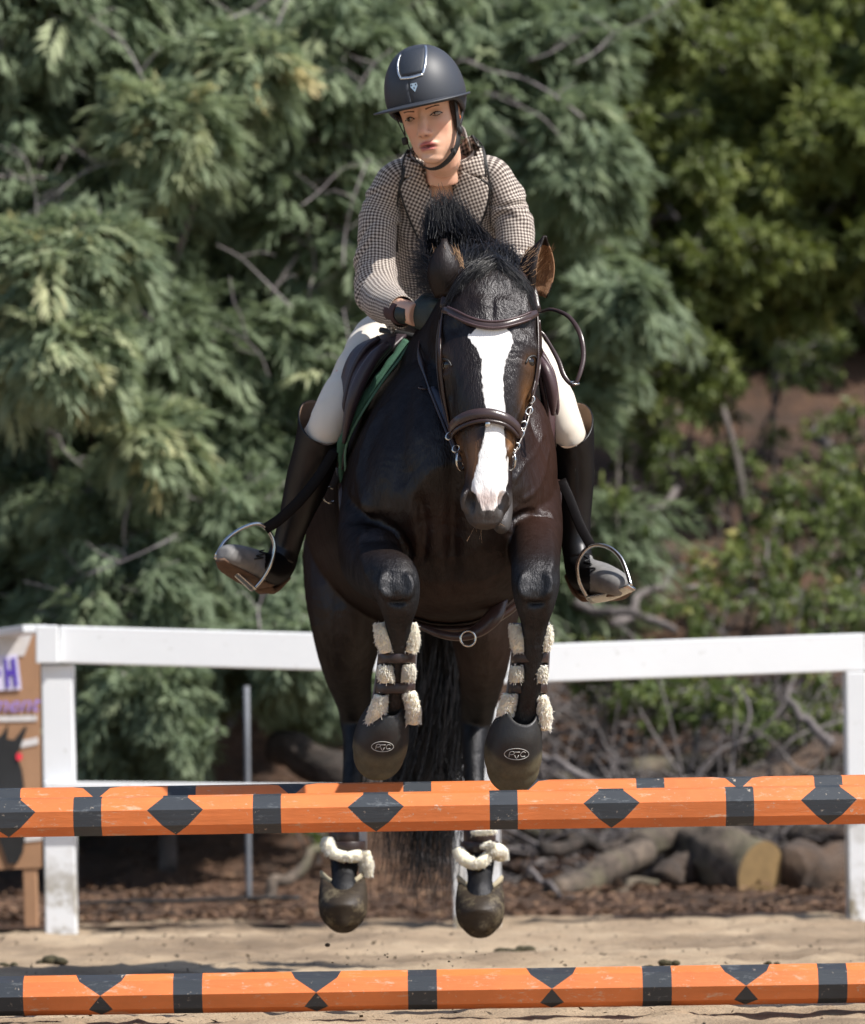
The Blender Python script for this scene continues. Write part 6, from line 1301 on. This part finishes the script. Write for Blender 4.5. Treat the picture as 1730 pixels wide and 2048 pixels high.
# jacket skirt hanging at the left hip
# cuffs and gloves
M_cuff = simple('plum_cuff', (.060, .028, .028), .8, var=.3, scale=80); M_glove = simple('dark_green_glove', (.014, .024, .023), .55, var=.6, scale=40, bump=.3, bscale=200)
for w0, dr, sgn in ((wl_, pl_, -1), (wr_, pr_, 1)):
    dn = dr.normalized(); fo = Vector((.75*-sgn, -.6, -.12)).normalized()
    G = Geo(); a0 = at(797 if sgn < 0 else 991, 622, 12.74); a1 = at(812 if sgn < 0 else 978, 627, 12.69); loft(G, [(a0, .036, .042), (a0.lerp(a1, .5), .034, .040), (a1, .031, .037)], 24, 3, cap=False, side=(0, 0, 1)); c_ = link('cuff', G.mesh('cuff'), M_cuff, PR); md = c_.modifiers.new('t', 'SOLIDIFY'); md.thickness = .004
    G = Geo(); hand(G, w0+dn*.012, dn, sgn, .004); loft(G, [(w0-dn*.030, .027, .030), (w0+dn*.02, .026, .036)], 16, 3, side=(0, 0, 1)); gm = remesh(G, .004, 3, .5, 'glove'); link('glove', gm, M_glove, PR)
G = Geo(); P = [at(778, 640, 12.86), at(786, 655, 12.85), at(781, 682, 12.86)]; rows = [[at(757, 628, 12.88), at(775, 632, 12.84), at(792, 636, 12.80)], [at(766, 642, 12.88), at(779, 648, 12.85), at(790, 654, 12.82)], [at(776, 660, 12.88), at(781, 664, 12.86), at(787, 666, 12.84)], [at(781, 682, 12.87), at(782, 682, 12.865), at(783, 682, 12.86)]]
grid_slab(G, rows, .003, Vector((0, -1, 0))); link('jacket_hem', G.mesh('jacket_hem'), M_tweed, JK)

# --- breeches
t = NT('breeches'); v = t.obj(); t.col(t.mix(t.noise(8, 4, .6, v), (.64, .575, .49), (.74, .68, .59))).set(Roughness=.75); t.b.inputs['Sheen Weight'].default_value = .2; t.bump(t.noise(500, 2, .5, v), .12, .001); M_bre = t.m
BP = Geo()
loft(BP, pl([(889, 705, 13.3, 86, 66), (889, 660, 13.29, 118, 86), (889, 620, 13.26, 112, 80), (889, 590, 13.24, 96, 70)]), 28, 4)
for L_ in (LEGL[:6], LEGR[:6]): loft(BP, pl([(x, y, d, w+4, h+4) for x, y, d, w, h in L_]), 26, 5, fn=wrinkle([(.5, .03, .03, 1), (.62, .03, -.03, 2), (.8, .02, .04, 3)]))
bm_ = remesh(BP, .009, 4, .5, 'breeches'); link('breeches', bm_, M_bre, PR)
# --- boots
t = NT('boot_leather'); v = t.obj(); t.col(t.mix(t.noise(12, 4, .6, v), (.004, .004, .0045), (.010, .0095, .010))).set(Roughness=.42); t.b.inputs['Specular IOR Level'].default_value = .25; t.bump(t.noise(220, 3, .5, v), .15, .001); softcoat(t, t.mix(t.noise(12, 4, .6, v), (.004, .004, .0045), (.010, .0095, .010)), .38, .035); M_boot = t.m
M_tan = simple('boot_lining', (.16, .10, .065), .7); M_sole = simple('boot_sole', (.10, .055, .032), .75, var=.4, scale=40, bump=.3)
t = NT('dusty_toe'); v = t.obj(); t.col(t.mix(t.noise(35, 5, .65, v), (.07, .07, .072), (.30, .29, .28))).set(Roughness=.6); M_toe = t.m
def boot(shaft, rim, foot, toe_x, lab, out):
    e = empty('boot', at(*shaft[0][:3])); e.parent = PR; e.matrix_parent_inverse = PR.matrix_world.inverted(); bpy.context.view_layer.update(); e['label'] = lab
    G = Geo(); st = pl(shaft); c0 = st[0][0]; k = shaft[0][2]/F
    def fn(v, tt, a, fr):
        p, s, u, t_ = fr; w = max(0, 1-tt/.22)
        # Spanish top: outer side rises, inner dips
        bk = max(-1, min(1, (v.y-p.y)/.06)); o = max(-1, min(1, (v.x-p.x)*out/.055)); v = v+Vector((0, 0, (.040*bk+.018*o)*w)); return p+(v-p)*(1+.02*noise.noise(Vector((v.x*20, v.y*20, v.z*12))))+Vector((0, 0, 0))
    loft(G, st, 40, 8, fn=fn, cap=False); me = G.mesh('shaft'); o = link('shaft', me, [M_boot, M_tan], e); md = o.modifiers.new('t', 'SOLIDIFY'); md.thickness = .004; md.offset = -1; md.material_offset = 1; md.material_offset_rim = 0
    G = Geo(); loft(G, pl(foot), 28, 6, side=(.5, .5, -.3) if False else (1, 0, 0), ex=2.3); fm = remesh(G, .005, 4, .5, 'foot'); fm.materials.append(M_boot); fm.materials.append(M_toe)
    for p in fm.polygons:
        x, y = pix(p.center)
        if (x < toe_x if out < 0 else x > toe_x): p.material_index = 1
    fo = link('foot', fm, None, e)
    return e, fo
bl_, fl_ = boot([(640, 846, 12.84, 44, 50), (638, 870, 12.85, 45, 50), (629, 915, 12.88, 46, 48), (614, 965, 12.92, 43, 44), (598, 1012, 12.95, 36, 38), (584, 1055, 12.98, 30, 33), (573, 1092, 13.0, 29, 33), (562, 1118, 13.0, 29, 36)], None,
     [(572, 1100, 13.01, 28, 32), (560, 1128, 13.0, 30, 34), (536, 1140, 12.94, 30, 34), (505, 1130, 12.87, 32, 32), (474, 1118, 12.80, 32, 28), (453, 1110, 12.76, 24, 22), (446, 1106, 12.745, 12, 12)], 530, 'tall black riding boot with the toe turned out left', -1)
br_, fr_ = boot([(1146, 852, 12.84, 41, 50), (1147, 875, 12.85, 41, 50), (1148, 915, 12.88, 41, 48), (1149, 965, 12.92, 39, 44), (1150, 1012, 12.94, 34, 38), (1151, 1055, 12.95, 30, 33), (1152, 1090, 12.95, 29, 33), (1157, 1120, 12.94, 29, 36)], None,
     [(1153, 1098, 12.95, 28, 32), (1160, 1135, 12.93, 30, 34), (1174, 1152, 12.88, 32, 36), (1198, 1156, 12.81, 34, 32), (1224, 1165, 12.74, 32, 27), (1242, 1172, 12.70, 24, 21), (1250, 1176, 12.685, 12, 12)], 1180, 'tall black riding boot with a dusty grey toe', 1)
for e, pts, hl_ in ((bl_, [(440, 1120, 12.74), (456, 1136, 12.77), (482, 1152, 12.82), (508, 1166, 12.88), (532, 1172, 12.94), (556, 1158, 13.0)], [(524, 1172, 12.94), (536, 1180, 12.97), (566, 1150, 13.02)]), (br_, [(1256, 1182, 12.69), (1236, 1192, 12.72), (1210, 1196, 12.78), (1184, 1194, 12.84), (1166, 1180, 12.9), (1152, 1156, 12.95)], [(1178, 1196, 12.86), (1160, 1180, 12.92), (1146, 1150, 12.97)])):
    G = Geo(); P = [at(*q) for q in pts]; strap(G, P, [Vector((0, -.35, -1))]*len(P), [.014, .026, .031, .030, .026, .022], .005, 5); link('sole', G.mesh('sole'), M_sole, e)
    G = Geo(); P = [at(*q) for q in hl_]; loft(G, [(p, .024, .010) for p in P], 14, 3, ex=3); link('heel', G.mesh('heel'), M_sole, e)
# laces
for e, pts in ((br_, [(1168, 1112), (1178, 1120), (1170, 1124), (1184, 1130), (1174, 1136), (1192, 1138), (1180, 1146)]), (bl_, [(528, 1100), (518, 1104), (530, 1108), (512, 1112), (526, 1116), (508, 1118)])):
    fm = (fr_ if e is br_ else fl_).data; tr = BVHTree.FromPolygons([v.co.copy() for v in fm.vertices], [tuple(p.vertices) for p in fm.polygons]); G = Geo(); P = []
    for x, y in pts: P.append(surf(x, y, .002, tr, 12.9)[0])
    loft(G, [(p, .0018, .0018) for p in P], 8, 4); link('laces', G.mesh('laces'), M_web, e)
G = Geo(); loft(G, [(at(560, 1130, 13.04), .004, .004), (at(572, 1140, 13.06), .004, .004), (at(582, 1128, 13.1), .003, .003)], 8, 3); link('spur', G.mesh('spur'), M_steel, bl_)
